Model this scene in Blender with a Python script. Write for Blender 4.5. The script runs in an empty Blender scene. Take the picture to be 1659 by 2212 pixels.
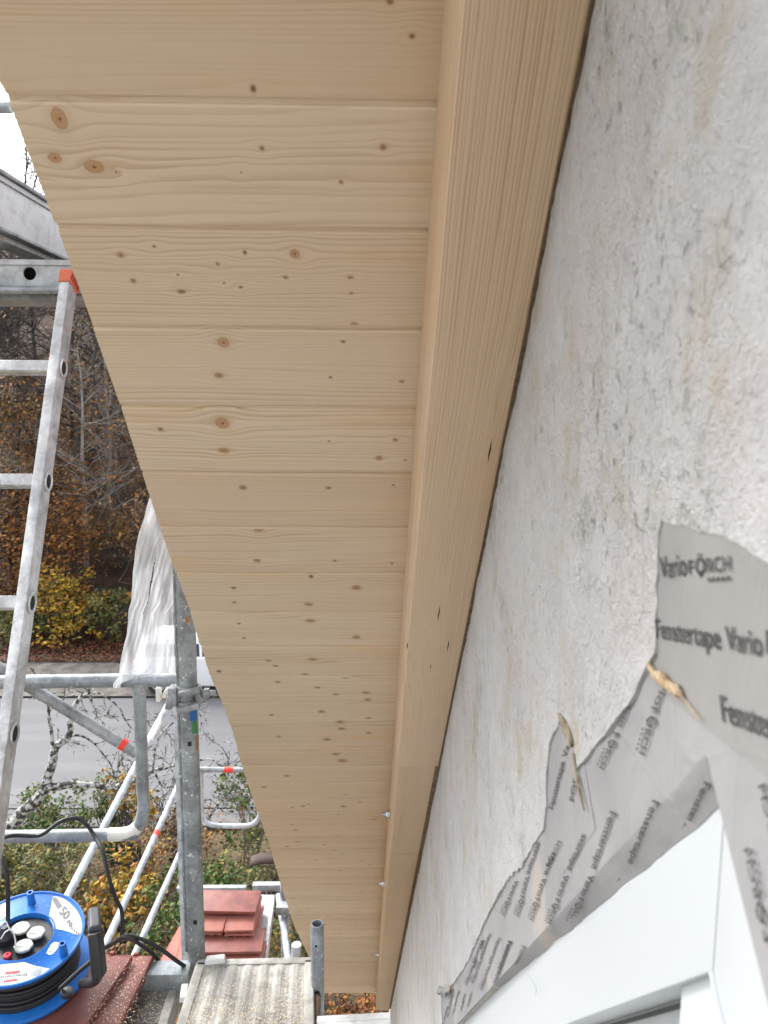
import bpy, bmesh, math, random
import numpy as np
from mathutils import Vector, Matrix, noise as mnoise
from mathutils.geometry import delaunay_2d_cdt

sc = bpy.context.scene
col = sc.collection
R = math.radians
# ------------------------------------------------------------------ camera, sky, sun, exposure
GZ = 8.0                                   # eye height above the street
CAM = Vector((0, 0, GZ))
YAW, PITCH, ROLL = R(1.1), R(8.2), R(0.4)
F_ = Vector((math.sin(YAW)*math.cos(PITCH), math.cos(YAW)*math.cos(PITCH), -math.sin(PITCH)))
R0 = Vector((math.cos(YAW), -math.sin(YAW), 0))
U0 = R0.cross(F_)
RT = R0*math.cos(ROLL) + U0*math.sin(ROLL)
UP = U0*math.cos(ROLL) - R0*math.sin(ROLL)
cd = bpy.data.cameras.new('camera'); cam = bpy.data.objects.new('camera', cd); col.objects.link(cam)
cam.matrix_world = Matrix(((RT.x, UP.x, -F_.x, CAM.x), (RT.y, UP.y, -F_.y, CAM.y), (RT.z, UP.z, -F_.z, CAM.z), (0, 0, 0, 1)))
cd.sensor_fit = 'VERTICAL'; cd.sensor_height = 36; cd.sensor_width = 27; cd.lens = 27
cd.clip_start = 0.02; cd.clip_end = 2000
cd.dof.use_dof = True; cd.dof.focus_distance = 1.9; cd.dof.aperture_fstop = 11
sc.camera = cam
w = bpy.data.worlds.new('World'); sc.world = w; w.use_nodes = True
wn, wl = w.node_tree.nodes, w.node_tree.links
sky = wn.new('ShaderNodeTexSky'); sky.sky_type = 'NISHITA'; sky.sun_disc = False
sky.sun_elevation = R(38); sky.sun_rotation = R(-50); sky.air_density = 1.0; sky.dust_density = 3.0
hs = wn.new('ShaderNodeHueSaturation'); hs.inputs['Saturation'].default_value = 0.16   # overcast: the cloud layer takes the blue out
wl.new(sky.outputs[0], hs.inputs['Color']); wl.new(hs.outputs[0], wn['Background'].inputs[0])
wn['Background'].inputs[1].default_value = 0.15
sd = bpy.data.lights.new('sun', 'SUN'); sd.energy = 1.0; sd.angle = R(25); sd.color = (1, .96, .9)
so = bpy.data.objects.new('sun', sd); col.objects.link(so)
sdir = Vector((math.sin(R(-50))*math.cos(R(38)), math.cos(R(-50))*math.cos(R(38)), math.sin(R(38))))
so.rotation_euler = sdir.to_track_quat('Z', 'Y').to_euler()
sc.view_settings.view_transform = 'Standard'; sc.view_settings.look = 'None'
sc.view_settings.exposure = 1.85; sc.view_settings.gamma = 1
rng = random.Random(7)

# ------------------------------------------------------------------ places: directions measured on the photo, met with real planes
F = 1659.0
def ray(u, v): return (F_ + RT*((u-829.5)/F) - UP*((v-1106)/F))
def at(u, v, t): return CAM + ray(u, v)*t
def on_x(u, v, X): r = ray(u, v); return CAM + r*(X/r.x)
def on_z(u, v, Z): r = ray(u, v); return CAM + r*((Z-GZ)/r.z)
SL = R(46.8); sS, cS = math.sin(SL), math.cos(SL)
def SP(X, H, s): return Vector((X, H*sS + s*cS, GZ + H*cS - s*sS))     # roof coordinates
NS = Vector((0, sS, cS)); DS = Vector((0, cS, -sS))
def on_h(u, v, H):
    r = ray(u, v); k = H/r.dot(NS); p = r*k
    return p.x, p.dot(DS), k
HS, PIT, S0 = 0.84, 0.1466, 0.2133           # soffit height over the eye, board pitch, first joint
HB = 0.829*HS                               # underside of the rafter
WX = 0.177                                  # face of the render

# ------------------------------------------------------------------ materials
def mat(name, base=(.5,.5,.5), rough=.6, metal=0, spec=.5):
    m = bpy.data.materials.new(name); m.use_nodes = True
    b = m.node_tree.nodes['Principled BSDF']
    b.inputs['Base Color'].default_value = (*base, 1); b.inputs['Roughness'].default_value = rough
    b.inputs['Metallic'].default_value = metal; b.inputs['Specular IOR Level'].default_value = spec
    return m
class NT:
    def __init__(s, m): s.m = m; s.n = m.node_tree.nodes; s.l = m.node_tree.links; s.b = s.n['Principled BSDF']
    def node(s, t, **k):
        x = s.n.new(t)
        for a, b in k.items(): setattr(x, a, b)
        return x
    def put(s, sock, v):
        if isinstance(v, bpy.types.NodeSocket): s.l.new(v, sock)
        elif v is not None: sock.default_value = v
    def math(s, op, a, b=None, c=None, clamp=False):
        x = s.node('ShaderNodeMath', operation=op, use_clamp=clamp); s.put(x.inputs[0], a)
        if b is not None: s.put(x.inputs[1], b)
        if c is not None: s.put(x.inputs[2], c)
        return x.outputs[0]
    def comb(s, a, b, c):
        x = s.node('ShaderNodeCombineXYZ'); s.put(x.inputs[0], a); s.put(x.inputs[1], b); s.put(x.inputs[2], c); return x.outputs[0]
    def sep(s, v): x = s.node('ShaderNodeSeparateXYZ'); s.l.new(v, x.inputs[0]); return x.outputs
    def obj(s, scale=(1,1,1)):
        t = s.node('ShaderNodeTexCoord'); mp = s.node('ShaderNodeMapping'); mp.inputs['Scale'].default_value = scale
        s.l.new(t.outputs['Object'], mp.inputs[0]); return mp.outputs[0]
    def noise(s, vec, scale=5, detail=4, rough=.55, dist=0):
        x = s.node('ShaderNodeTexNoise'); s.put(x.inputs['Vector'], vec); x.inputs['Scale'].default_value = scale
        x.inputs['Detail'].default_value = detail; x.inputs['Roughness'].default_value = rough; x.inputs['Distortion'].default_value = dist
        return x.outputs['Fac']
    def voro(s, vec, scale, feature='F1'):
        x = s.node('ShaderNodeTexVoronoi', feature=feature); s.put(x.inputs['Vector'], vec); x.inputs['Scale'].default_value = scale
        return x.outputs['Distance']
    def ramp(s, f, stops):
        x = s.node('ShaderNodeValToRGB'); s.put(x.inputs[0], f); e = x.color_ramp.elements
        while len(e) < len(stops): e.new(.5)
        for q, (p, c) in zip(e, stops): q.position = p; q.color = (c, c, c, 1) if isinstance(c, (int, float)) else (*c, 1)
        return x.outputs[0]
    def mix(s, f, a, b, blend='MIX'):
        x = s.node('ShaderNodeMix', data_type='RGBA', blend_type=blend); s.put(x.inputs[0], f)
        s.put(x.inputs[6], (*a, 1) if isinstance(a, tuple) else a); s.put(x.inputs[7], (*b, 1) if isinstance(b, tuple) else b)
        return x.outputs[2]
    def bump(s, h, strength=.3, dist=.002):
        x = s.node('ShaderNodeBump'); x.inputs['Strength'].default_value = strength; x.inputs['Distance'].default_value = dist
        s.put(x.inputs['Height'], h); s.l.new(x.outputs[0], s.b.inputs['Normal'])
    def base(s, c): s.put(s.b.inputs['Base Color'], c)

def wood(name, light, mid, dark, rings=150, amp=5.0, contrast=.55):
    m = mat(name, rough=.5, spec=.35); t = NT(m)
    def uv(n): x = t.node('ShaderNodeUVMap'); x.uv_map = n; return t.sep(x.outputs[0])
    g, k, vr = uv('grain'), uv('knot'), uv('var')
    x, y, var, kd = g[0], g[1], vr[0], vr[1]
    n1 = t.noise(t.comb(t.math('MULTIPLY', x, 1.1), t.math('MULTIPLY', y, 11), t.math('MULTIPLY', var, 37)), 1, 1.5, .45)
    n1b = t.noise(t.comb(t.math('MULTIPLY', x, 7), t.math('MULTIPLY', y, 30), t.math('MULTIPLY', var, 17)), 1, 2)
    rv = t.math('FRACT', t.math('MULTIPLY', var, 13.7))
    c = t.math('ADD', t.math('MULTIPLY', t.math('MULTIPLY', y, rings), t.math('ADD', .62, t.math('MULTIPLY', rv, .75))), t.math('MULTIPLY', n1, amp))
    c = t.math('ADD', c, t.math('ADD', t.math('MULTIPLY', n1b, .5), t.math('MULTIPLY', var, 11)))
    nir = t.noise(t.comb(t.math('MULTIPLY', x, .5), t.math('MULTIPLY', y, rings*.55), t.math('MULTIPLY', var, 3)), 1, 2)
    c = t.math('ADD', c, t.math('MULTIPLY', nir, 2.2))
    fr = t.math('FRACT', c)
    rd = t.ramp(fr, [(0, 0), (.45, .12), (.8, .75), (.9, 1), (.97, .3), (1, 0)])
    am = t.noise(t.comb(t.math('MULTIPLY', x, .6), t.math('MULTIPLY', y, 16), t.math('MULTIPLY', var, 5)), 1, 2)
    am = t.math('MULTIPLY', t.ramp(am, [(.34, .05), (.7, 1)]), contrast)
    fib = t.noise(t.comb(t.math('MULTIPLY', x, 9), t.math('MULTIPLY', y, 1400), var), 1, 2)
    col_ = t.mix(t.math('MULTIPLY', rd, am), light, mid)
    big = t.noise(t.comb(t.math('MULTIPLY', x, 2.2), t.math('MULTIPLY', y, 7), t.math('MULTIPLY', var, 9)), 1, 3)
    col_ = t.mix(t.math('MULTIPLY', big, .3), col_, dark)
    col_ = t.mix(t.math('MULTIPLY', fib, .16), col_, dark)
    bv = t.math('FRACT', t.math('MULTIPLY', var, 7.37))
    col_ = t.mix(t.math('MULTIPLY', bv, .45), col_, dark)
    col_ = t.mix(t.math('MULTIPLY', t.ramp(t.noise(t.comb(t.math('MULTIPLY', x, 3), t.math('MULTIPLY', y, 14), t.math('MULTIPLY', var, 23)), 1, 2), [(.55, 0), (.75, 1)]), .4), col_, (.62,.40,.20))
    # knots
    r = t.math('SQRT', t.math('ADD', t.math('MULTIPLY', k[0], k[0]), t.math('MULTIPLY', k[1], k[1])))
    wob = t.noise(t.comb(t.math('MULTIPLY', k[0], 1.5), t.math('MULTIPLY', k[1], 1.5), kd), 1, 3)
    rr = t.math('ADD', r, t.math('MULTIPLY', t.math('SUBTRACT', wob, .5), .55))
    ringk = t.math('FRACT', t.math('MULTIPLY', rr, 4.2))
    kc = t.mix(t.math('MULTIPLY', ringk, .45), (.50,.28,.13), (.27,.12,.05))
    kc = t.mix(t.math('MULTIPLY', kd, .85), kc, (.11,.05,.024))
    kc = t.mix(t.ramp(rr, [(.05, 1), (.2, 0)]), kc, (.05,.025,.012))
    kc = t.mix(t.ramp(rr, [(.72, 0), (.9, .55), (1, .3)]), kc, (.12,.055,.022))
    inn = t.ramp(rr, [(.0, 1), (.85, .95), (1.0, .25)])
    halo = t.ramp(t.math('MULTIPLY', r, .5), [(0, 1), (.45, .8), (.98, 0)])
    inn = t.math('MULTIPLY', inn, t.math('LESS_THAN', r, 2.05))
    col_ = t.mix(t.math('MULTIPLY', inn, halo), col_, kc)
    t.base(col_)
    t.bump(t.math('ADD', rd, t.math('MULTIPLY', fib, .5)), .12, .0006)
    t.put(t.b.inputs['Roughness'], t.math('ADD', .34, t.math('MULTIPLY', t.math('ADD', big, bv), .16)))
    return m

def galv(name, base=(.42,.45,.47), dirt=.5, splash=.35, rough=.42, metal=.55):
    m = mat(name, base, rough, metal); t = NT(m); v = t.obj()
    n = t.noise(v, 14, 5, .65); n2 = t.noise(v, 70, 3)
    c = t.mix(t.ramp(n, [(.35, 0), (.65, 1)]), tuple(b*.62 for b in base), tuple(min(1, b*1.25) for b in base))
    c = t.mix(t.math('MULTIPLY', t.ramp(n2, [(.5, 0), (.75, 1)]), dirt*.6), c, (.16,.15,.14))
    sp = t.ramp(t.noise(v, 95, 2, .5), [(.66, 0), (.7, 1)])
    c = t.mix(t.math('MULTIPLY', sp, splash), c, (.75,.75,.73))
    t.base(c); t.put(t.b.inputs['Roughness'], t.math('ADD', rough-.08, t.math('MULTIPLY', n2, .35)))
    t.put(t.b.inputs['Metallic'], t.math('MULTIPLY', t.math('SUBTRACT', 1, sp), metal))
    t.bump(t.math('ADD', n2, t.math('MULTIPLY', sp, .6)), .25, .0012)
    return m

M = {}
M['soffit'] = wood('spruce_boards', (.70,.59,.45), (.41,.275,.16), (.51,.375,.25), 125, 8.5, 1.0)
M['rafter'] = wood('rafter_wood', (.68,.53,.38), (.34,.205,.11), (.48,.335,.215), 330, 9.0, 1.0)
M['steel'] = galv('galvanised_steel', (.33,.365,.39), .6, .5)
M['post'] = galv('stained_post_steel', (.30,.33,.34), .9, .8, .5, .4)
M['steel_pale'] = galv('pale_galvanised_tube', (.44,.49,.54), .2, .5, .5, .3)
M['steel_dark'] = galv('weathered_steel', (.33,.35,.36), .8, .35, .5, .5)
M['alu'] = galv('aluminium', (.62,.63,.64), .5, .35, .4, .5)
M['zinc'] = galv('zinc_bolt', (.6,.64,.68), .1, .1, .25, .9)
M['beam'] = galv('blue_grey_beam', (.45,.49,.51), .25, .25, .5, .35)
M['hole'] = mat('dark_hole', (.015,.014,.013), .9)
M['redtape'] = mat('red_marker', (.8,.05,.03), .5)
M['whitetape'] = mat('white_paint', (.75,.74,.68), .6)
M['black_rubber'] = mat('black_rubber', (.012,.012,.016), .45)
M['black_plastic'] = mat('black_plastic', (.02,.021,.024), .42)
M['grip_top'] = mat('skylit_black_plastic', (.06,.062,.07), .5)  # grip's bent top: black plastic, sky light on it put into the colour
M['brownwood'] = mat('brown_board', (.09,.05,.03), .7)
M['orange_cap'] = mat('orange_plastic', (.62,.15,.07), .55)
M['orange_dark'] = mat('orange_plastic_inside', (.30,.04,.02), .6)

def simple(name, c1, c2, scale=8, rough=.6, bump=.3, dist=.002, stops=(.35,.65), detail=5, sc3=(1,1,1), spec=.4, metal=0):
    m = mat(name, c1, rough, metal, spec); t = NT(m); v = t.obj(sc3)
    n = t.noise(v, scale, detail, .6); t.base(t.mix(t.ramp(n, [(stops[0], 0), (stops[1], 1)]), c1, c2))
    t.bump(t.noise(v, scale*6, 4, .65), bump, dist)
    return m
M['blue'] = simple('blue_plastic', (.015,.14,.52), (.02,.18,.60), 9, .32, .03, .0005)
M['clay'] = simple('engobed_clay_tile', (.16,.055,.048), (.25,.085,.07), 11, .5, .12, .0008)
M['clay_bright'] = simple('new_clay_tile', (.30,.10,.075), (.36,.145,.115), 9, .55, .15, .001)
M['clay_raw'] = simple('raw_clay_edge', (.33,.10,.07), (.26,.08,.055), 30, .7, .3, .001)
M['sticker'] = simple('white_sticker', (.78,.79,.78), (.72,.73,.74), 6, .35, .02, .0003)
M['sticker_grey'] = mat('grey_print', (.14,.145,.15), .45)
M['print_red'] = mat('red_print', (.62,.03,.06), .4)
M['print_dark'] = mat('dark_print', (.06,.06,.065), .5)
M['flap'] = simple('pale_grey_plastic', (.38,.40,.38), (.43,.45,.42), 20, .5, .05, .0004)
M['pvc'] = simple('white_pvc', (.49,.525,.555), (.51,.545,.57), 2, .35, .02, .0003)
M['pvc_edge'] = mat('white_pvc_edge', (.70,.73,.76), .25)
M['gasket'] = mat('grey_gasket', (.05,.055,.06), .5)
M['foam'] = simple('beige_foam', (.42,.28,.15), (.58,.47,.33), 60, .9, .8, .003)
M['foam_dirty'] = simple('dirty_foam', (.20,.165,.11), (.42,.37,.28), 70, .9, .8, .003)
M['gapfoam'] = simple('dark_brown_gap', (.15,.105,.07), (.30,.22,.14), 90, .95, 1, .004)
M['masonry'] = simple('masonry', (.5,.48,.44), (.4,.38,.35), 20, .9, .5, .003)
M['saw'] = mat('sawdust', (.72,.60,.46), .8)
M['rust'] = simple('rusty_brown', (.035,.02,.017), (.06,.035,.028), 14, .75, .4, .002)

def plaster():
    m = mat('rough_white_render', (.7,.7,.7), .88, 0, .25); t = NT(m)
    v = t.obj(); vs = t.obj((1, 1.6, .8))
    mid = t.noise(v, 24, 5, .62, .1); crumb_ = t.noise(v, 105, 4, .62, 0); fine = t.noise(v, 230, 4, .7); gr = t.noise(v, 620, 3, .6)
    c = t.mix(t.ramp(mid, [(.3, 0), (.7, 1)]), (.60,.602,.615), (.69,.692,.705))
    c = t.mix(t.ramp(crumb_, [(.33, .45), (.44, 0)]), c, (.40,.40,.40))  # low spots between crumbs painted darker, as their shade
    yel = t.math('MULTIPLY', t.ramp(t.noise(vs, 6.5, 4, .6, .3), [(.50, 0), (.66, 1)]), t.ramp(mid, [(.40, 0), (.6, .7)]))
    c = t.mix(yel, c, (.50,.44,.33))
    pk = t.math('MULTIPLY', t.ramp(t.noise(v, 5.1, 3), [(.52, 0), (.68, .45)]), t.ramp(fine, [(.4, 0), (.6, 1)]))
    c = t.mix(pk, c, (.50,.40,.35))
    pit = t.noise(t.obj((1, 1.25, .95)), 62, 6, .75, .25)
    zone = t.noise(v, 4.5, 3, .5)
    pitm = t.math('MULTIPLY', t.ramp(pit, [(.575, 0), (.66, .8)]), t.ramp(zone, [(.47, .10), (.63, 1)]))
    c = t.mix(t.math('MULTIPLY', pitm, t.ramp(fine, [(.35, .25), (.6, .85)])), c, (.24,.24,.22))  # pits darkened in colour too: diffuse light shades the bump too weakly
    mold = t.math('MULTIPLY', t.ramp(t.noise(v, 9, 5, .7), [(.57, 0), (.70, 1)]), t.ramp(fine, [(.42, 0), (.55, .8)]))
    c = t.mix(t.math('MULTIPLY', mold, .75), c, (.21,.22,.15))
    crk = t.voro(t.mix(.06, vs, t.node('ShaderNodeTexNoise').outputs['Color']), 17, 'DISTANCE_TO_EDGE')
    crm = t.math('MULTIPLY', t.ramp(crk, [(.0, 1), (.008, 0)]), t.ramp(t.noise(v, 7, 2), [(.62, 0), (.68, .7)]))
    c = t.mix(crm, c, (.12,.12,.11))
    t.base(c)
    h = t.math('ADD', t.math('MULTIPLY', mid, .7), t.math('ADD', t.math('MULTIPLY', fine, .85), t.math('MULTIPLY', gr, .35)))
    h = t.math('ADD', h, t.math('MULTIPLY', crumb_, .8))
    h = t.math('SUBTRACT', h, t.math('MULTIPLY', pitm, .5)); h = t.math('SUBTRACT', h, t.math('MULTIPLY', crm, .4))
    t.bump(h, 1.0, .0068)
    return m
M['plaster'] = plaster()
def tape_mat(name, c1, c2, tint):
    m = mat(name, c1, .62, 0, .3); t = NT(m); v = t.obj()
    n = t.noise(v, 9, 4, .55, .5); f = t.noise(v, 160, 3)
    c = t.mix(t.ramp(n, [(.35, 0), (.7, 1)]), c1, c2)
    c = t.mix(t.ramp(t.noise(v, 7.3, 3, .5), [(.60, 0), (.68, .6)]), c, tint)
    c = t.mix(t.math('MULTIPLY', f, .12), c, (.3,.3,.3))
    t.base(c); cr = t.voro(t.obj((1, 1, .6)), 14, 'DISTANCE_TO_EDGE')
    t.bump(t.math('ADD', t.noise(v, 18, 4, .6, 1.0), t.math('ADD', t.math('MULTIPLY', t.ramp(cr, [(0, 1), (.03, 0)]), .12), t.math('MULTIPLY', f, .05))), .5, .004)
    return m
M['tape'] = tape_mat('grey_fleece_tape', (.27,.27,.28), (.335,.335,.34), (.43,.375,.33))
M['tape2'] = tape_mat('grey_fleece_tape_upper', (.245,.245,.243), (.29,.287,.283), (.31,.30,.285))
M['ink'] = simple('tape_ink', (.055,.055,.057), (.10,.10,.10), 120, .6, .02, .0005, (.45, .7))

def leafmat(name, cols, rough=.6):
    m = mat(name, cols[0], rough, 0, .2); t = NT(m)
    g = t.node('ShaderNodeNewGeometry'); n = len(cols)
    x = t.node('ShaderNodeValToRGB'); x.color_ramp.interpolation = 'CONSTANT'; e = x.color_ramp.elements
    while len(e) < n: e.new(.5)
    for i, q in enumerate(e): q.position = i/n; q.color = (*cols[i], 1)
    t.l.new(g.outputs['Random Per Island'], x.inputs[0]); t.base(x.outputs[0])
    t.b.inputs['Transmission Weight'].default_value = 0
    return m
M['leaf_green'] = leafmat('green_leaves', [(.05,.10,.025),(.07,.125,.03),(.035,.065,.02),(.12,.145,.04),(.19,.17,.04)])
M['leaf_olive'] = leafmat('olive_leaves', [(.09,.115,.04),(.13,.145,.055),(.15,.125,.045),(.075,.08,.03),(.22,.17,.04)])
M['leaf_yellow'] = leafmat('yellow_leaves', [(.46,.30,.03),(.36,.22,.03),(.26,.17,.03),(.13,.13,.035),(.30,.13,.03)])
M['leaf_brown'] = leafmat('brown_leaves', [(.15,.08,.035),(.21,.125,.06),(.12,.07,.035),(.34,.17,.05),(.16,.12,.05)])
M['leaf_orange'] = leafmat('orange_forest_leaves', [(.30,.12,.035),(.17,.07,.03),(.36,.17,.05),(.10,.045,.022),(.20,.12,.04)])
M['litter'] = leafmat('fallen_leaves', [(.15,.055,.025),(.10,.04,.022),(.20,.09,.04),(.09,.04,.025),(.20,.10,.06)])
M['bark'] = simple('dark_bark', (.055,.045,.038), (.13,.115,.10), 9, .9, .6, .02)
M['twig'] = simple('grey_twigs', (.045,.036,.033), (.10,.085,.078), 3, .9, .2, .01)
M['twig_pale'] = simple('pale_twigs', (.22,.19,.17), (.32,.29,.27), 3, .9, .2, .01)
def lichen():
    m = mat('lichen_bark', (.1,.1,.1), .9); t = NT(m); v = t.obj()
    t.base(t.mix(t.ramp(t.noise(v, 17, 4, .7), [(.48, 0), (.54, 1)]), (.035,.03,.028), (.40,.41,.39)))
    t.bump(t.noise(v, 40, 4), .6, .01); return m
M['lichen'] = lichen()
M['soil'] = simple('garden_soil', (.07,.05,.03), (.16,.12,.06), 6, .95, .6, .03)
M['hill'] = simple('forest_floor', (.030,.018,.013), (.07,.036,.022), 2.2, .95, .8, .05)
def asphalt():
    m = mat('grey_asphalt', (.2,.2,.2), .85); t = NT(m); v = t.obj()
    c = t.mix(t.noise(v, .7, 4), (.135,.135,.145), (.165,.165,.175))
    c = t.mix(t.ramp(t.noise(t.obj((.3, 1.5, 1)), 1.1, 4), [(.5, 0), (.8, .5)]), c, (.25,.25,.26))
    c = t.mix(t.math('MULTIPLY', t.noise(v, 90, 2), .35), c, (.10,.10,.105)); t.base(c); t.bump(t.noise(v, 150, 2), .3, .003); return m
M['asphalt'] = asphalt()
M['gravel'] = simple('gravel_verge', (.10,.09,.08), (.19,.175,.16), 3, .95, .8, .02)
M['paver'] = simple('paving_setts', (.12,.12,.125), (.17,.17,.175), 6, .9, .4, .004)
M['kerb'] = simple('kerb_stone', (.12,.12,.12), (.17,.17,.165), 5, .9, .4, .004)
M['carwhite'] = mat('white_car_paint', (.72,.74,.76), .18); M['carwhite'].node_tree.nodes['Principled BSDF'].inputs['Coat Weight'].default_value = .6
M['carglass'] = mat('dark_car_glass', (.015,.02,.022), .06)
M['tyre'] = mat('tyre', (.02,.02,.02), .8)
M['rim'] = mat('alloy_rim', (.5,.5,.52), .3, .8)
M['lampred'] = mat('red_lamp', (.4,.02,.02), .2)
M['lampclear'] = mat('clear_lamp', (.6,.62,.65), .1)

def deckmat(name, a, b, c3):
    m = mat(name, a, .6, .15); t = NT(m); v = t.obj()
    c = t.mix(t.ramp(t.noise(t.obj((6, 1, 1)), 5, 5, .6), [(.35, 0), (.65, 1)]), a, b)
    c = t.mix(t.ramp(t.noise(v, 26, 5, .7), [(.5, 0), (.62, .75)]), c, c3)
    c = t.mix(t.ramp(t.noise(v, 330, 2), [(.64, 0), (.7, .8)]), c, (.6,.57,.5))
    t.base(c); t.bump(t.noise(v, 120, 4, .7), .5, .002); return m
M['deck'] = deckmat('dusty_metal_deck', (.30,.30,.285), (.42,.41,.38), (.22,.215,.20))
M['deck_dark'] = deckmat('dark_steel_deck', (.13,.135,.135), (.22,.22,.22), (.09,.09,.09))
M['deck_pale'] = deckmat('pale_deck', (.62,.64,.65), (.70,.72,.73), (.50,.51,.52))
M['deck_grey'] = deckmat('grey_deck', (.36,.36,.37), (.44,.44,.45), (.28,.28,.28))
M['concboard'] = deckmat('splashed_metal_board', (.55,.56,.57), (.66,.67,.68), (.46,.47,.47))
def sheetmat():
    m = bpy.data.materials.new('milky_plastic_film'); m.use_nodes = True; n, l = m.node_tree.nodes, m.node_tree.links
    for x in list(n): n.remove(x)
    o = n.new('ShaderNodeOutputMaterial'); tr = n.new('ShaderNodeBsdfTransparent'); tl = n.new('ShaderNodeBsdfTranslucent')
    df = n.new('ShaderNodeBsdfDiffuse'); gl = n.new('ShaderNodeBsdfGlossy'); gl.inputs['Roughness'].default_value = .25
    df.inputs[0].default_value = (.72,.74,.77,1); tl.inputs[0].default_value = (.78,.80,.83,1)
    a = n.new('ShaderNodeMixShader'); a.inputs[0].default_value = .5; l.new(df.outputs[0], a.inputs[1]); l.new(tl.outputs[0], a.inputs[2])
    b = n.new('ShaderNodeMixShader'); b.inputs[0].default_value = .08; l.new(a.outputs[0], b.inputs[1]); l.new(gl.outputs[0], b.inputs[2])
    c = n.new('ShaderNodeMixShader'); tc = n.new('ShaderNodeTexCoord'); nz = n.new('ShaderNodeTexNoise'); nz.inputs['Scale'].default_value = 14; nz.inputs['Detail'].default_value = 4
    mp = n.new('ShaderNodeMapping'); mp.inputs['Scale'].default_value = (2.2, 1, .5); l.new(tc.outputs['Object'], mp.inputs[0]); l.new(mp.outputs[0], nz.inputs[0])
    rp = n.new('ShaderNodeValToRGB'); rp.color_ramp.elements[0].position = .35; rp.color_ramp.elements[0].color = (.42,)*3+(1,); rp.color_ramp.elements[1].position = .65; rp.color_ramp.elements[1].color = (.84,)*3+(1,)
    l.new(nz.outputs[0], rp.inputs[0]); l.new(rp.outputs[0], c.inputs[0]); l.new(tr.outputs[0], c.inputs[1]); l.new(b.outputs[0], c.inputs[2])
    bp = n.new('ShaderNodeBump'); bp.inputs['Strength'].default_value = .5; bp.inputs['Distance'].default_value = .01; l.new(nz.outputs[0], bp.inputs['Height'])
    for q in (df, tl, gl): l.new(bp.outputs[0], q.inputs['Normal'])
    l.new(c.outputs[0], o.inputs[0]); return m
M['film'] = sheetmat()

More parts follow.
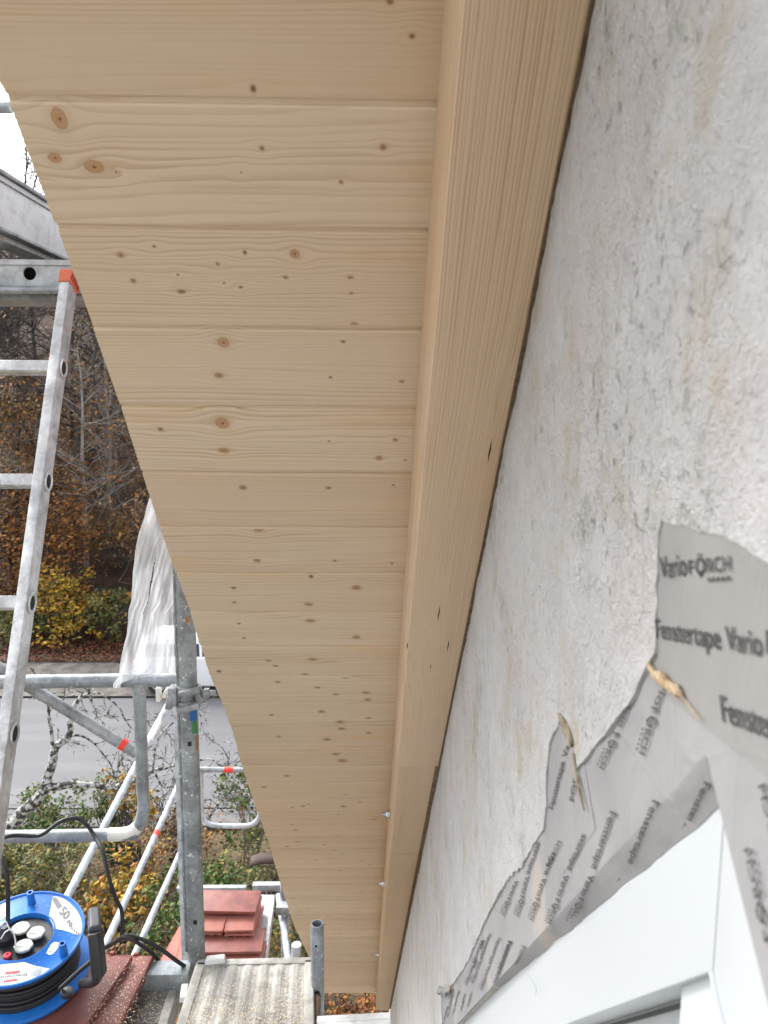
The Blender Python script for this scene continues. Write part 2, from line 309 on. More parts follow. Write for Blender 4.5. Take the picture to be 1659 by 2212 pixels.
# ------------------------------------------------------------------ mesh building
def tag(o, label=None, cat=None, group=None, kind=None):
    if label: o['label'] = label
    if cat: o['category'] = cat
    if group: o['group'] = group
    if kind: o['kind'] = kind
    return o
def empty(name, loc, label, cat, group=None):
    o = bpy.data.objects.new(name, None); col.objects.link(o); o.location = loc; o.empty_display_size = .05
    bpy.context.view_layer.update()
    return tag(o, label, cat, group)
def link(name, me, parent=None):
    o = bpy.data.objects.new(name, me); col.objects.link(o)
    if parent is not None:
        o.parent = parent; o.matrix_parent_inverse = parent.matrix_world.inverted()
    return o
class MB:
    def __init__(s): s.v = []; s.f = []; s.m = []
    def add(s, vs, fs, mi=0):
        b = len(s.v); s.v += [tuple(p) for p in vs]; s.f += [tuple(i+b for i in f) for f in fs]; s.m += [mi]*len(fs)
    def box(s, c, d, rot=None, mi=0, taper=1):
        c = Vector(c); x, y, z = [q/2 for q in d]; vs = []
        for k, zz in enumerate((-z, z)):
            t = taper if k else 1
            for sx, sy in ((-1,-1),(1,-1),(1,1),(-1,1)):
                p = Vector((sx*x*t, sy*y*t, zz)); vs.append(c + (rot @ p if rot else p))
        s.add(vs, [(0,3,2,1),(4,5,6,7),(0,1,5,4),(1,2,6,5),(2,3,7,6),(3,0,4,7)], mi)
    def tube(s, pts, r, n=12, mi=0, caps=True, r2=None):
        pts = [Vector(p) for p in pts]; N = len(pts); rs = r if isinstance(r, (list, tuple)) else [r+((r2 if r2 is not None else r)-r)*i/max(1, N-1) for i in range(N)]
        tn = [(pts[min(i+1, N-1)]-pts[max(i-1, 0)]).normalized() for i in range(N)]
        a = Vector((0,0,1)) if abs(tn[0].z) < .9 else Vector((1,0,0)); e = tn[0].cross(a).normalized(); vs = []
        for i in range(N):
            e = (e - tn[i]*e.dot(tn[i])).normalized(); g = tn[i].cross(e)
            for k in range(n): an = 2*math.pi*k/n; vs.append(pts[i] + (e*math.cos(an)+g*math.sin(an))*rs[i])
        fs = [(i*n+k, i*n+(k+1)%n, (i+1)*n+(k+1)%n, (i+1)*n+k) for i in range(N-1) for k in range(n)]
        if caps: fs += [tuple(reversed(range(n))), tuple((N-1)*n+k for k in range(n))]
        s.add(vs, fs, mi)
    def lathe(s, prof, M4, n=32, mi=0, caps=True):
        vs = []
        for (r, z) in prof:
            for k in range(n): an = 2*math.pi*k/n; vs.append(M4 @ Vector((r*math.cos(an), r*math.sin(an), z)))
        N = len(prof); fs = [(i*n+k, i*n+(k+1)%n, (i+1)*n+(k+1)%n, (i+1)*n+k) for i in range(N-1) for k in range(n)]
        if caps: fs += [tuple(reversed(range(n))), tuple((N-1)*n+k for k in range(n))]
        s.add(vs, fs, mi)
    def prism(s, poly, M4, h, mi=0):
        n = len(poly); vs = [M4 @ Vector((p[0], p[1], 0)) for p in poly] + [M4 @ Vector((p[0], p[1], h)) for p in poly]
        s.add(vs, [tuple(reversed(range(n))), tuple(range(n, 2*n))] + [(i, (i+1)%n, n+(i+1)%n, n+i) for i in range(n)], mi)
    def build(s, name, mats, parent=None, smooth=True, bevel=0, seg=2, keep=False):
        me = bpy.data.meshes.new(name); me.from_pydata(s.v, [], s.f)
        if not isinstance(mats, (list, tuple)): mats = [mats]
        for m in mats: me.materials.append(M[m] if isinstance(m, str) else m)
        if len(mats) > 1: me.polygons.foreach_set('material_index', s.m)
        me.update()
        if not keep:
            bm = bmesh.new(); bm.from_mesh(me)
            if bevel:
                bmesh.ops.remove_doubles(bm, verts=bm.verts, dist=1e-5)
                es = [e for e in bm.edges if len(e.link_faces) == 2 and e.calc_face_angle(0) > R(35)]
                bmesh.ops.bevel(bm, geom=es, offset=bevel, segments=seg, profile=.6, affect='EDGES', clamp_overlap=True)
            bmesh.ops.recalc_face_normals(bm, faces=bm.faces)
            bm.to_mesh(me); bm.free()
        if smooth:
            me.polygons.foreach_set('use_smooth', [True]*len(me.polygons))
            me.set_sharp_from_angle(angle=R(38))
        if parent is not None and parent.type == 'EMPTY' or parent is not None: pass
        return link(name, me, parent)
def basis(o, x, y, z):
    m = Matrix.Identity(4)
    for i, a in enumerate((x, y, z, o)):
        for j in range(3): m[j][i] = a[j]
    return m
def arc(c, a, b, r, k0, k1, n=8):
    return [c + (a*math.cos(k) + b*math.sin(k))*r for k in [k0+(k1-k0)*i/n for i in range(n+1)]]
def smooth_path(pts, n=6):
    pts = [Vector(p) for p in pts]; q = [pts[0]]+pts+[pts[-1]]; out = []
    for i in range(1, len(q)-2):
        a, b, c, d = q[i-1:i+3]
        for k in range(n):
            t = k/n; out.append(.5*((2*b)+(c-a)*t+(2*a-5*b+4*c-d)*t*t+(3*b-a-3*c+d)*t**3))
    return out+[pts[-1]]

# text laid on a plane: origin, reading direction, up direction
def text_mesh(body, bold=.0):
    cu = bpy.data.curves.new('t', 'FONT'); cu.body = body; cu.size = 1; cu.offset = bold; cu.resolution_u = 3
    ob = bpy.data.objects.new('t', cu); col.objects.link(ob); bpy.context.view_layer.update()
    me = bpy.data.meshes.new_from_object(ob.evaluated_get(bpy.context.evaluated_depsgraph_get()))
    vs = [v.co.copy() for v in me.vertices]; fs = [tuple(p.vertices) for p in me.polygons]
    bpy.data.objects.remove(ob); bpy.data.curves.remove(cu); bpy.data.meshes.remove(me)
    x0 = min(v.x for v in vs); x1 = max(v.x for v in vs)
    return [Vector((v.x-x0, v.y, 0)) for v in vs], fs, x1-x0
_tm = {}
def put_text(mb, body, o, ex, ey, bold=.012, mi=0):
    """o: baseline start, ex: vector of the whole line, ey: vector of one capital height (about .7 em)"""
    if (body, bold) not in _tm: _tm[(body, bold)] = text_mesh(body, bold)
    vs, fs, wd = _tm[(body, bold)]
    mb.add([o + ex*(v.x/wd) + ey*(v.y/.7) for v in vs], fs, mi)
# logo word: F, O with two ticks in a shield, RCH, five dots below
def put_logo(mb, o, ex, ey):
    put_text(mb, 'F', o, ex*.13, ey*.85, .02)
    put_text(mb, 'Ö', o + ex*.18 - ey*.05, ex*.24, ey*1.0, .02)
    c = o + ex*.30 - ey*.02
    mb.add([c - ex*.05, c + ex*.05, c - ey*.28], [(0, 1, 2)])
    put_text(mb, 'RCH', o + ex*.46, ex*.54, ey*.85, .008)
    for k in range(5):
        p = o + ex*(.50+.11*k) - ey*.42; a, b = ex*.025, ey*.13
        mb.add([p-a-b, p+a-b, p+a+b, p-a+b], [(0, 1, 2, 3)])

# ================================================================== THE SETTING
def sheet(name, x0, x1, y0, y1, z, m, nx=1, ny=1, zf=None, kind='structure'):
    mb = MB(); vs = []
    for j in range(ny+1):
        for i in range(nx+1):
            x = x0+(x1-x0)*i/nx; y = y0+(y1-y0)*j/ny; vs.append((x, y, z+(zf(x, y) if zf else 0)))
    mb.add(vs, [(j*(nx+1)+i, j*(nx+1)+i+1, (j+1)*(nx+1)+i+1, (j+1)*(nx+1)+i) for j in range(ny) for i in range(nx)])
    return tag(mb.build(name, m, keep=True), kind=kind)
sheet('ground', -400, 400, -300, 500, -.03, 'soil')
sheet('road', -150, 150, 14.3, 20.0, 0, 'asphalt')
sheet('verge', -150, 150, 20.0, 23.4, .05, 'gravel', 300, 8, lambda x, y: .03*mnoise.noise(Vector((x*2, y*2, 0))))
mb = MB()
for k in range(2):
    for i in range(-80, 40):
        mb.box((i*.34+.17*k+rng.uniform(-.01,.01), 13.93+.20*k, -.035), (.325, .185, .10+rng.uniform(0,.01)))
tag(mb.build('gutter', 'paver', smooth=False), kind='structure')
mb = MB()
for i in range(-28, 14): mb.box((i*1.0+.5, 13.66, .0), (.99, .30, .14))
tag(mb.build('kerb', 'kerb', bevel=.01), kind='structure')
def hz(x, y):
    d = max(0, y-23.2); n = mnoise.noise(Vector((x*.12, y*.12, 3)))
    return min(24, .07*d + .46*max(0, d-2.5)) + n*min(1.2, d*.12)
sheet('hillside', -90, 60, 23.2, 95, .03, 'hill', 120, 70, hz)

# fallen leaves: nobody could count them
def leaf_quad(vs, fs, c, size, nrm=None, r=rng, asp=.62):
    a = Vector((r.gauss(0,1), r.gauss(0,1), r.gauss(0,1)))
    if nrm is not None: a = (a - nrm*a.dot(nrm)*.85)
    if a.length < 1e-3: a = Vector((1,0,0))
    a.normalize(); b = Vector((r.gauss(0,1), r.gauss(0,1), r.gauss(0,1))); 
    if nrm is not None: b = b - nrm*b.dot(nrm)*.85
    b = (b - a*b.dot(a)); b.normalize(); a = a*size*.5; b = b*size*.5*asp; i = len(vs)
    cc = c; n = a.cross(b).normalized()*size*.12
    vs += [tuple(cc-a), tuple(cc-a*.1+b), tuple(cc+a), tuple(cc-a*.1-b), tuple(cc+n)]
    fs += [(i, i+4, i+1), (i+1, i+4, i+2), (i+2, i+4, i+3), (i+3, i+4, i)]
mb = MB(); vs, fs = [], []
for i in range(9000):
    x = rng.uniform(-15, 0); y = 22.7 + rng.random()**1.4*3.2; z = .08+hz(x, y) if y > 23.2 else .09
    leaf_quad(vs, fs, Vector((x, y, z+rng.uniform(0,.05))), rng.uniform(.07,.15), Vector((0,0,1)))
mb.add(vs, fs); tag(mb.build('leaf_litter', 'litter', smooth=False, keep=True), kind='stuff')
tag(bpy.data.objects['leaf_litter'], 'reddish brown fallen leaves at the foot of the wooded slope', 'leaf litter')

# ---- forest
def branch(mb, p, d, L, r, depth, rg, leaves, lsize, lprob, droop=0, twigs=None):
    n = 4 if depth else 6; pts = [p]; q = p.copy(); dd = d.copy()
    for i in range(n):
        dd = (dd + Vector((rg.gauss(0,.16), rg.gauss(0,.16), rg.gauss(0,.10)-droop))).normalized(); q = q + dd*L/n; pts.append(q.copy())
    mb.tube(pts, r, 6 if r > .05 else (4 if r > .015 else 3), r2=r*.35, caps=False)
    if depth > 0:
        for k in range(rg.randint(3, 6)):
            i = rg.randint(1, n); a = Vector((rg.gauss(0,1), rg.gauss(0,1), rg.uniform(-.1,1))).normalized()
            branch(mb, pts[i], (dd*.6+a*.8).normalized(), L*rg.uniform(.35,.6), r*.42, depth-1, rg, leaves, lsize, lprob, droop)
    if leaves is not None and depth <= 1:
        for k in range(int(lprob*6+rg.random()) if lprob > 0 else 0):
            leaf_quad(leaves[0], leaves[1], pts[rg.randint(1, n)] + Vector((rg.gauss(0,.22), rg.gauss(0,.22), rg.gauss(0,.18))), lsize*rg.uniform(.6,1.3), None, rg)
    return pts
def forest_tree(x, y, h, label, lm, lprob, seed, pale=False):
    rg = random.Random(seed); z = hz(x, y) - .1 if y > 23.2 else 0
    t = empty('bare_tree' if lprob < .3 else 'autumn_tree', (x, y, z), label, 'tree', 'trees on the wooded slope')
    tr = MB(); q = Vector((x, y, z)); pts = [q.copy()]; d = Vector((rg.gauss(0,.08), rg.gauss(0,.08), 1)).normalized()
    for i in range(8):
        d = (d + Vector((rg.gauss(0,.06), rg.gauss(0,.06), 0))).normalized(); q = q + d*h/8; pts.append(q.copy())
    r = h*.0105; tr.tube(pts, r*1.25, 7, r2=r*.2, caps=False)
    tr.build('trunk', 'twig_pale' if pale else 'bark', t, keep=True)
    cr = MB(); lv = ([], [])
    for k in range(26):
        f = rg.uniform(.12, 1); i = f*7.99; a = pts[int(i)].lerp(pts[int(i)+1], i % 1)
        an = rg.uniform(0, 6.28); b = Vector((math.cos(an), math.sin(an), rg.uniform(.1,.9))).normalized()
        branch(cr, a, b, h*.30*(1.15-f*.75), r*.42*(1.1-f*.6), 2, rg, lv, .17, lprob)
    n0 = len(cr.f); cr.add(lv[0], lv[1], 1); cr.build('crown', ['twig_pale' if pale else 'twig', lm], t, smooth=False, keep=True)
kinds = [('leaf_orange', .9, 'orange brown leafy tree low on the slope'), ('leaf_brown', .12, 'bare grey brown tree'), ('leaf_yellow', 1.3, 'yellow leaved young tree')]
fk = 0
def where(x, y):
    return 'far up the slope' if y > 38 else ('halfway up the slope' if y > 30 else 'near the foot of the slope')
frow = []
for i in range(40):
    y = 24.4 + (i % 10)*2.3 + rng.uniform(-.8,.8) + (i//10)*.5; x = -(y*.235) - ((i*7) % 10)/10*y*.36 + rng.uniform(-1,1) + .4
    frow.append((x, y))
frow.sort(key=lambda q: q[1])
ordn = ['leftmost', 'second from left', 'third from left', 'fourth from left', 'fifth from left', 'fifth from right', 'fourth from right', 'third from right', 'second from right', 'rightmost']
rown = ['foremost', 'second', 'third', 'hindmost']
for rw in range(4):
    for j, (x, y) in enumerate(sorted(frow[rw*10:rw*10+10], key=lambda q: q[0]/q[1])):
        i = rw*10+j; h = rng.uniform(8, 13) if y > 28 else rng.uniform(5, 9); pl_ = (i % 5 == 0)
        forest_tree(x, y, h, ('pale grey' if pl_ else 'dark brown')+' bare tree, '+ordn[j]+' in the '+rown[rw]+' row of the wood', 'leaf_brown', 0 if y > 31 else (.10 if i % 3 else .25), 100+i, pale=pl_)
def bush(name, c, rx, ry, rz, n, ls, lm, label, group, seed, cat='shrub', stems=14, holes=.42, sm='twig'):
    rg = random.Random(seed); t = empty(name, c, label, cat, group); st = MB(); vs, fs = [], []; c = Vector(c)
    ends = []
    for k in range(stems):
        an = rg.uniform(0, 6.28); e = c + Vector((math.cos(an)*rx*rg.uniform(.2,.95), math.sin(an)*ry*rg.uniform(.2,.95), rz*rg.uniform(.9,2.0)))
        mid = c.lerp(e, .5) + Vector((rg.gauss(0,.1), rg.gauss(0,.1), rz*.25)); pts = smooth_path([c + Vector((rg.gauss(0,.08), rg.gauss(0,.08), 0)), mid, e], 3)
        st.tube(pts, .018, 4, r2=.004, caps=False); ends.append(e)
        for q in range(6):
            a = pts[rg.randint(2, len(pts)-1)]; st.tube([a, a + Vector((rg.gauss(0,.22), rg.gauss(0,.22), rg.uniform(0,.35)))], .006, 3, r2=.002, caps=False)
    st.build('stem', sm, t, keep=True)
    cl = [(Vector((rg.gauss(0,.55)*rx, rg.gauss(0,.55)*ry, rz*(1+rg.uniform(-.85,.9)))), rg.uniform(.16,.42)*min(rx, rz)) for _ in range(int(26*rx))]
    cl += [(e-c, .22*rx) for e in ends]
    cnt = 0
    while cnt < n:
        q, r = rg.choice(cl); o = Vector((rg.gauss(0,1), rg.gauss(0,1), rg.gauss(0,.8)))*r*.6; p = c + q + o
        if p.z < c.z: continue
        if mnoise.noise(p*2.6) < -holes: continue
        leaf_quad(vs, fs, p, ls*rg.uniform(.55,1.35), Vector((0,-.3,.9)).normalized() if rg.random() < .5 else None, rg); cnt += 1
    lf = MB(); lf.add(vs, fs); lf.build('foliage', lm, t, smooth=False, keep=True)
    return t
# understorey at the wood's edge (seen between ladder and film)
U = [(-13.0,26.2,1.8,2.9,'leaf_orange','orange bush at the wood edge behind the ladder rungs, leftmost'),
     (-11.7,27.3,1.6,3.6,'leaf_orange','tall orange bush just right of the ladder rail'),
     (-10.5,25.0,1.0,1.9,'leaf_yellow','bright yellow bush at the wood edge right of the ladder'),
     (-9.5,24.7,.9,1.2,'leaf_yellow','small yellow and green bush left of the plastic film'),
     (-9.4,28.6,1.5,2.0,'leaf_brown','brown thicket behind the yellow bushes'),
     (-12.9,30.0,1.9,4.2,'leaf_orange','orange copse high behind the ladder'),
     (-8.6,24.6,.9,1.3,'leaf_olive','olive green bush behind the plastic film'),
     (-11.3,24.5,.9,.9,'leaf_olive','low olive bush at the foot of the yellow bush'),
     (-6.2,27.0,1.6,2.0,'leaf_brown','brown thicket behind the parked car'),
     (-10.4,26.4,1.1,3.0,'leaf_orange','orange brown bush rising behind the bright yellow bush'),
     (-11.0,31.5,2.0,2.8,'leaf_brown','dark brown brushwood halfway up the slope')]
for i, (x, y, r, hh, lm, lb) in enumerate(U):
    bush('wild_bush', (x, y, hz(x, y)), r, r*.8, hh*.62, int(1150*r), .16 if lm != 'leaf_brown' else .12, lm, lb, 'bushes at the edge of the wood', 300+i, stems=20)

# ---- garden shrubs below
G = [(-5.3,12.3,.75,.72,'leaf_green',2400,.07,'green shrub behind the lichen covered trunk'),
     (-4.35,12.5,.5,.75,'leaf_green',1700,.07,'small green shrub right of the lichen covered trunk'),
     (-5.6,10.3,1.0,.75,'leaf_olive',3400,.085,'broad olive green shrub left, over the cable reel'),
     (-4.6,10.5,.8,.75,'leaf_olive',2300,.08,'olive shrub turning brown beside the broad olive one'),
     (-3.75,11.6,.5,1.05,'leaf_yellow',900,.10,'tall bright yellow shrub at the kerb'),
     (-3.6,10.1,.6,.72,'leaf_yellow',750,.105,'yellow leaved shrub behind the U shaped rail'),
     (-2.9,10.8,.8,.80,'leaf_brown',1500,.07,'brown autumn shrub in the middle of the garden'),
     (-3.9,8.9,.75,.62,'leaf_brown',1300,.08,'brown and orange shrub above the cable reel'),
     (-2.35,9.4,.75,.95,'leaf_green',3000,.075,'dense green shrub left of the square post'),
     (-2.3,8.1,.65,.80,'leaf_yellow',700,.075,'yellow and green shrub between the white rails'),
     (-1.75,8.8,.7,.85,'leaf_yellow',900,.07,'yellow shrub behind the thick scaffold post'),
     (-2.75,7.9,.7,.60,'leaf_green',1700,.075,'green shrub low between the white rails'),
     (-2.0,12.4,.55,.85,'leaf_green',1500,.075,'upright green shrub inside the small rail loop'),
     (-1.5,11.0,.8,.62,'leaf_olive',1500,.06,'grey green straggly shrub right of the scaffold post'),
     (-.9,9.5,.8,.55,'leaf_olive',1500,.06,'sparse olive shrub above the stacked red tiles'),
     (-.5,12.0,.9,.6,'leaf_brown',800,.06,'bare brown shrub hidden behind the eave'),
     (-3.4,12.6,.6,.55,'leaf_brown',900,.06,'low brown shrub along the kerb'),
     (-5.0,8.2,.8,.45,'leaf_brown',900,.07,'dark brown shrub behind the blue reel')]
for i, (x, y, r, hh, lm, n, ls, lb) in enumerate(G):
    bush('garden_shrub', (x, y, -.02), r, r*.8, hh, n, ls, lm, lb, 'shrubs in the front garden', 500+i, stems=16, holes=.3, sm='twig_pale' if i % 3 == 0 else 'twig')
vs, fs = [], []
for i in range(9000):
    x = rng.uniform(-8, 1.5); y = rng.uniform(5.5, 13.4)
    leaf_quad(vs, fs, Vector((x, y, rng.uniform(0,.14))), rng.uniform(.03,.08), None)
mb = MB(); mb.add(vs, fs); tag(mb.build('ground_cover', 'leaf_brown', smooth=False, keep=True), 'brown leaves and low growth between the garden shrubs', 'ground cover', kind='stuff')
# brown leafy shrub right below the eave
bush('dry_shrub', (.05, 6.9, 1.2), .45, .4, .5, 2600, .05, 'leaf_orange', 'reddish brown dry shrub below the lower roof edge', None, 611, stems=20)

# ---- lichen covered tree in front of the road
def px(pts, t): return [at(u, v, t + (i*.02)) for i, (u, v) in enumerate(pts)]
lt = empty('lichen_tree', at(-60, 1870, 9.4), 'bare crooked tree with lichen covered bark in front of the road', 'tree')
tk = MB(); b0 = at(-60, 1870, 9.4); b0.z = 0
tk.tube([b0, at(-60,1870,9.4), *px([(13,1796),(51,1753),(84,1724),(102,1694)], 9.4)], .10, 9, r2=.065, caps=False); tk.build('trunk', 'lichen', lt, keep=True)
cr = MB(); T = 9.4
def limb(pts, r0, r1, t=T, n=7): P_ = smooth_path(px(pts, t), 4); cr.tube(P_, r0, n, r2=r1, caps=False); return P_
main = []
main.append(limb([(102,1694),(102,1681),(113,1650),(119,1617),(139,1599),(151,1584),(152,1553),(159,1527),(179,1502),(194,1489)], .062, .022))
main.append(limb([(114,1614),(111,1578),(105,1540),(106,1489),(112,1455)], .026, .012))
main.append(limb([(102,1700),(128,1699),(159,1694),(205,1696),(246,1701),(269,1691),(302,1683),(333,1665),(371,1655),(420,1632)], .05, .016))
main.append(limb([(152,1591),(174,1589),(205,1607),(223,1630),(240,1653),(249,1686)], .016, .008, 9.6))
main.append(limb([(179,1502),(215,1497),(256,1527),(269,1553),(284,1573),(292,1572)], .014, .005))
main.append(limb([(192,1492),(200,1520),(212,1540),(246,1552)], .013, .004))
main.append(limb([(246,1701),(262,1640),(285,1625),(294,1638)], .014, .005))
main.append(limb([(246,1701),(275,1722),(300,1750)], .014, .004))
main.append(limb([(333,1665),(352,1700),(380,1700),(430,1730),(470,1720)], .014, .005))
main.append(limb([(371,1655),(450,1640),(480,1655),(530,1640)], .014, .004))
main.append(limb([(330,1665),(340,1600),(375,1560),(430,1520),(475,1500)], .015, .004, 9.9))
main.append(limb([(430,1800),(470,1740),(500,1712),(560,1700)], .018, .006, 9.9))
main.append(limb([(300,1750),(340,1720),(345,1760)], .010, .004))
rg = random.Random(5)
def twig(p, d, L, r, k):
    q = p.copy(); pts = [p]
    for i in range(4):
        d = (d + Vector((rg.gauss(0,.3), rg.gauss(0,.15), rg.gauss(0,.3)))).normalized(); q = q + d*L/4; pts.append(q.copy())
    cr.tube(pts, r, 4, r2=r*.45, caps=False)
    if k:
        for _ in range(3): twig(pts[rg.randint(1, 4)], (d + Vector((rg.gauss(0,.8), rg.gauss(0,.3), rg.gauss(0,.8)))).normalized(), L*.6, r*.7, k-1)
for mi_, P_ in enumerate(main):
    for j in range(7 if mi_ in (2,8,9,10,11) else 4):
        i = rg.randint(len(P_)//3, len(P_)-1); twig(P_[i], Vector((rg.gauss(.4,.7), rg.gauss(0,.3), rg.gauss(.2,.8))).normalized(), rg.uniform(.18,.42), .008, 2)
cr.build('crown', 'lichen', lt, keep=True)

# ---- parked car
car = empty('parked_car', (-4.35, 20.98, .06), 'white estate car parked on the gravel across the road', 'car')
cx, cy, cz = -4.35, 20.98, .06
side = [(-2.05,.28),(-2.1,.62),(-2.04,.92),(-1.9,1.0),(-1.0,1.04),(1.7,1.02),(2.1,.92),(2.2,.62),(2.15,.28),(1.75,.2),(-1.75,.2)]
mb = MB(); Mx = basis(Vector((cx, cy+.86, cz)), Vector((1,0,0)), Vector((0,0,1)), Vector((0,-1,0)))
mb.prism(side, Mx, 1.72); bd = mb.build('body', 'carwhite', car, bevel=.07, seg=3)
cab = [(-2.0,.96),(-1.85,1.38),(-1.6,1.46),(.3,1.46),(.55,1.40),(1.25,1.0)]
mb = MB(); n = len(cab); vs = []
for s_, ins in ((-1, 0), (1, 0)):
    for (a, b) in cab: k = (b-.96)/.5; vs.append(Vector((cx+a, cy+s_*(.80-.14*k), cz+b)))
mb.add(vs, [tuple(range(n)), tuple(reversed(range(n, 2*n)))] + [(i, (i+1)%n, n+(i+1)%n, n+i) for i in range(n)])
mb.build('roof', 'carwhite', car, bevel=.03, seg=2)
for (a0, a1, b0_, b1_) in ((-1.85,-1.15,-1.75,-1.2),(-1.08,-.25,-1.1,-.28),(-.18,.95,-.2,.5)):
    q = [(a0,1.03),(a1,1.03),(b1_,1.36),(b0_,1.36)]
    for s_ in (-1, 1):
        mb = MB()
        v4 = []
        for (a, b) in q: k = (b-.96)/.5; v4.append(Vector((cx+a, cy+s_*(.80-.14*k+.006), cz+b)))
        mb.add(v4+[p + Vector((0,-s_*.01,0)) for p in v4], [(0,1,2,3),(7,6,5,4),(0,4,5,1),(1,5,6,2),(2,6,7,3),(3,7,4,0)])
        mb.build('side_window', 'carglass', car, smooth=False)
for wx_ in (-1.36, 1.36):
    for s_ in (-1, 1):
        Mw = basis(Vector((cx+wx_, cy+s_*.80, cz+.31)), Vector((1,0,0)), Vector((0,0,1)), Vector((0,s_,0)))
        mb = MB(); mb.lathe([(.20,-.12),(.30,-.12),(.325,-.09),(.325,.05),(.30,.085),(.215,.085),(.21,.04)], Mw, 28, caps=False); wh = mb.build('wheel', 'tyre', car)
        mb = MB(); mb.lathe([(.21,.03),(.215,.075),(.19,.07),(.18,.03)], Mw, 28, caps=False)
        for k in range(7):
            a = 2*math.pi*k/7; rm = Mw @ Matrix.Rotation(a, 4, 'Z'); mb.prism([(.03,-.03),(.2,-.018),(.2,.018),(.03,.03)], rm @ Matrix.Translation((0,0,.045)), .02)
        mb.lathe([(.05,.03),(.05,.075),(.02,.08)], Mw, 12); mb.lathe([(.2,.005),(.2,.01)], Mw, 24, mi=1)
        mb.build('rim', ['rim', 'hole'], wh)
for s_ in (-1, 1):
    mb = MB(); mb.box((cx-2.04, cy+s_*.66, cz+.80), (.12,.28,.18)); mb.build('tail_lamp', 'lampred', car, bevel=.02)
    mb = MB(); mb.box((cx+2.12, cy+s_*.62, cz+.72), (.12,.34,.14)); mb.build('headlight', 'lampclear', car, bevel=.02)

# ================================================================== ROOF OVERHANG
roof = empty('roof_overhang', SP(-.1, HS, 3), 'new spruce boarded verge of the sloping roof running down beside the wall', 'roof overhang')
out_px = [(-60,30),(0,180),(17,209),(122,487),(200,700),(212,737),(260,872),(306,1017),(324,1072),(346,1137),(382,1242),(415,1332),(436,1402),(452,1457),(485,1530),(500,1575),(520,1645),(540,1710),(565,1775),(582,1825),(610,1920),(630,1985),(650,2030),(670,2072),(686,2145)]
op = sorted([(on_h(u, v, HS)[1], on_h(u, v, HS)[0]) for u, v in out_px])
ops, opx = np.array([p[0] for p in op]), np.array([p[1] for p in op])
def outer(s): return float(np.interp(s, ops, opx)) if s > ops[0] else float(opx[0])
XI = .0825*HS                                # where the rafter's side meets the boards
S_END = on_h(740, 2145, HS)[1]
knots_px = [(547,191,6,9,.9),(890,78,6,6,.8),(843,3,8,8,.6),(129,256,17,24,0),(119,341,15,11,.05),(204,360,22,14,.05),(566,320,5,5,.6),(828,318,7,7,.4),(737,393,5,5,.3),(251,372,2,2,.9),(521,372,2,2,.9),
 (261,551,7,6,.3),(333,532,4,3,.6),(529,545,4,7,.9),(637,548,11,10,.1),(652,551,3,3,.9),(470,570,4,4,.4),(617,599,5,4,.3),(757,599,7,4,.2),(384,593,3,2,.7),(288,606,6,5,.4),(484,611,3,2,.7),(392,630,9,3,.7),(520,620,5,3,.6),(759,633,4,2,.5),(766,702,9,6,.2),
 (483,740,13,11,.05),(741,738,5,3,.8),(473,811,10,6,.3),(714,815,4,3,.6),(868,824,6,3,.4),
 (481,914,15,12,.05),(347,927,5,4,.7),(484,973,12,6,.15),(711,953,3,2,.5),(854,950,6,4,.2),(819,989,7,5,.2),(875,994,3,2,.6),
 (525,1053,8,5,.5),(710,1054,6,3,.6),(850,1048,4,2,.7),(558,1140,12,9,.35),(556,1211,8,4,.3),(723,1211,4,2,.6),(847,1217,3,2,.7),
 (672,1245,5,4,.9),(505,1270,5,3,.7),(770,1269,10,5,.2),(667,1305,10,4,.25),(506,1301,5,2,.6),(671,1341,10,4,.25),(770,1376,9,4,.35),(516,1347,4,2,.8),(527,1378,4,2,.7),
 (685,1396,6,2,.5),(580,1427,7,2,.4),(595,1438,6,2,.5),(675,1424,9,3,.3),(473,1450,5,3,.9),(659,1457,8,3,.4),(747,1463,8,3,.3),(600,1473,6,2,.5),
 (686,1485,6,2,.5),(725,1500,6,2,.4),(790,1496,8,3,.3),(795,1511,8,3,.3),(695,1537,7,3,.5),(586,1544,5,2,.6),(796,1551,6,2,.4),(735,1559,8,3,.5),(738,1574,8,3,.5),
 (707,1597,8,3,.5),(797,1583,6,2,.5),(602,1591,5,2,.5),(726,1629,8,3,.4),(740,1643,10,4,.3),(620,1676,6,2,.6),(570,1700,6,2,.4),(742,1742,6,2,.5),(655,1741,4,2,.5)]
knots = []
for (u, v, a, b, dk) in knots_px:
    X, s, t = on_h(u, v, HS); k = (s-S0)/PIT
    rx_ = a*t/F; X2, s2, _ = on_h(u, v+b, HS); ry_ = max(abs(s-s2), rx_*.55); ry_ = min(ry_, rx_*1.5)
    knots.append((X, s, rx_*1.05, ry_*1.05, dk, math.floor(k)))
rk = random.Random(21)
s_ = on_h(700, 1710, HS)[1]
while s_ < S_END:
    s_ += rk.uniform(.02, .085)
    knots.append((rk.uniform(outer(s_)+.03, XI-.02), s_, rk.uniform(.004,.010), rk.uniform(.003,.007), rk.uniform(.3,.8), math.floor((s_-S0)/PIT)))
for s_ in (-.45,-.3,-.1,.08,.16): knots.append((rk.uniform(-.35,.0), s_, .008, .008, .5, math.floor((s_-S0)/PIT)))

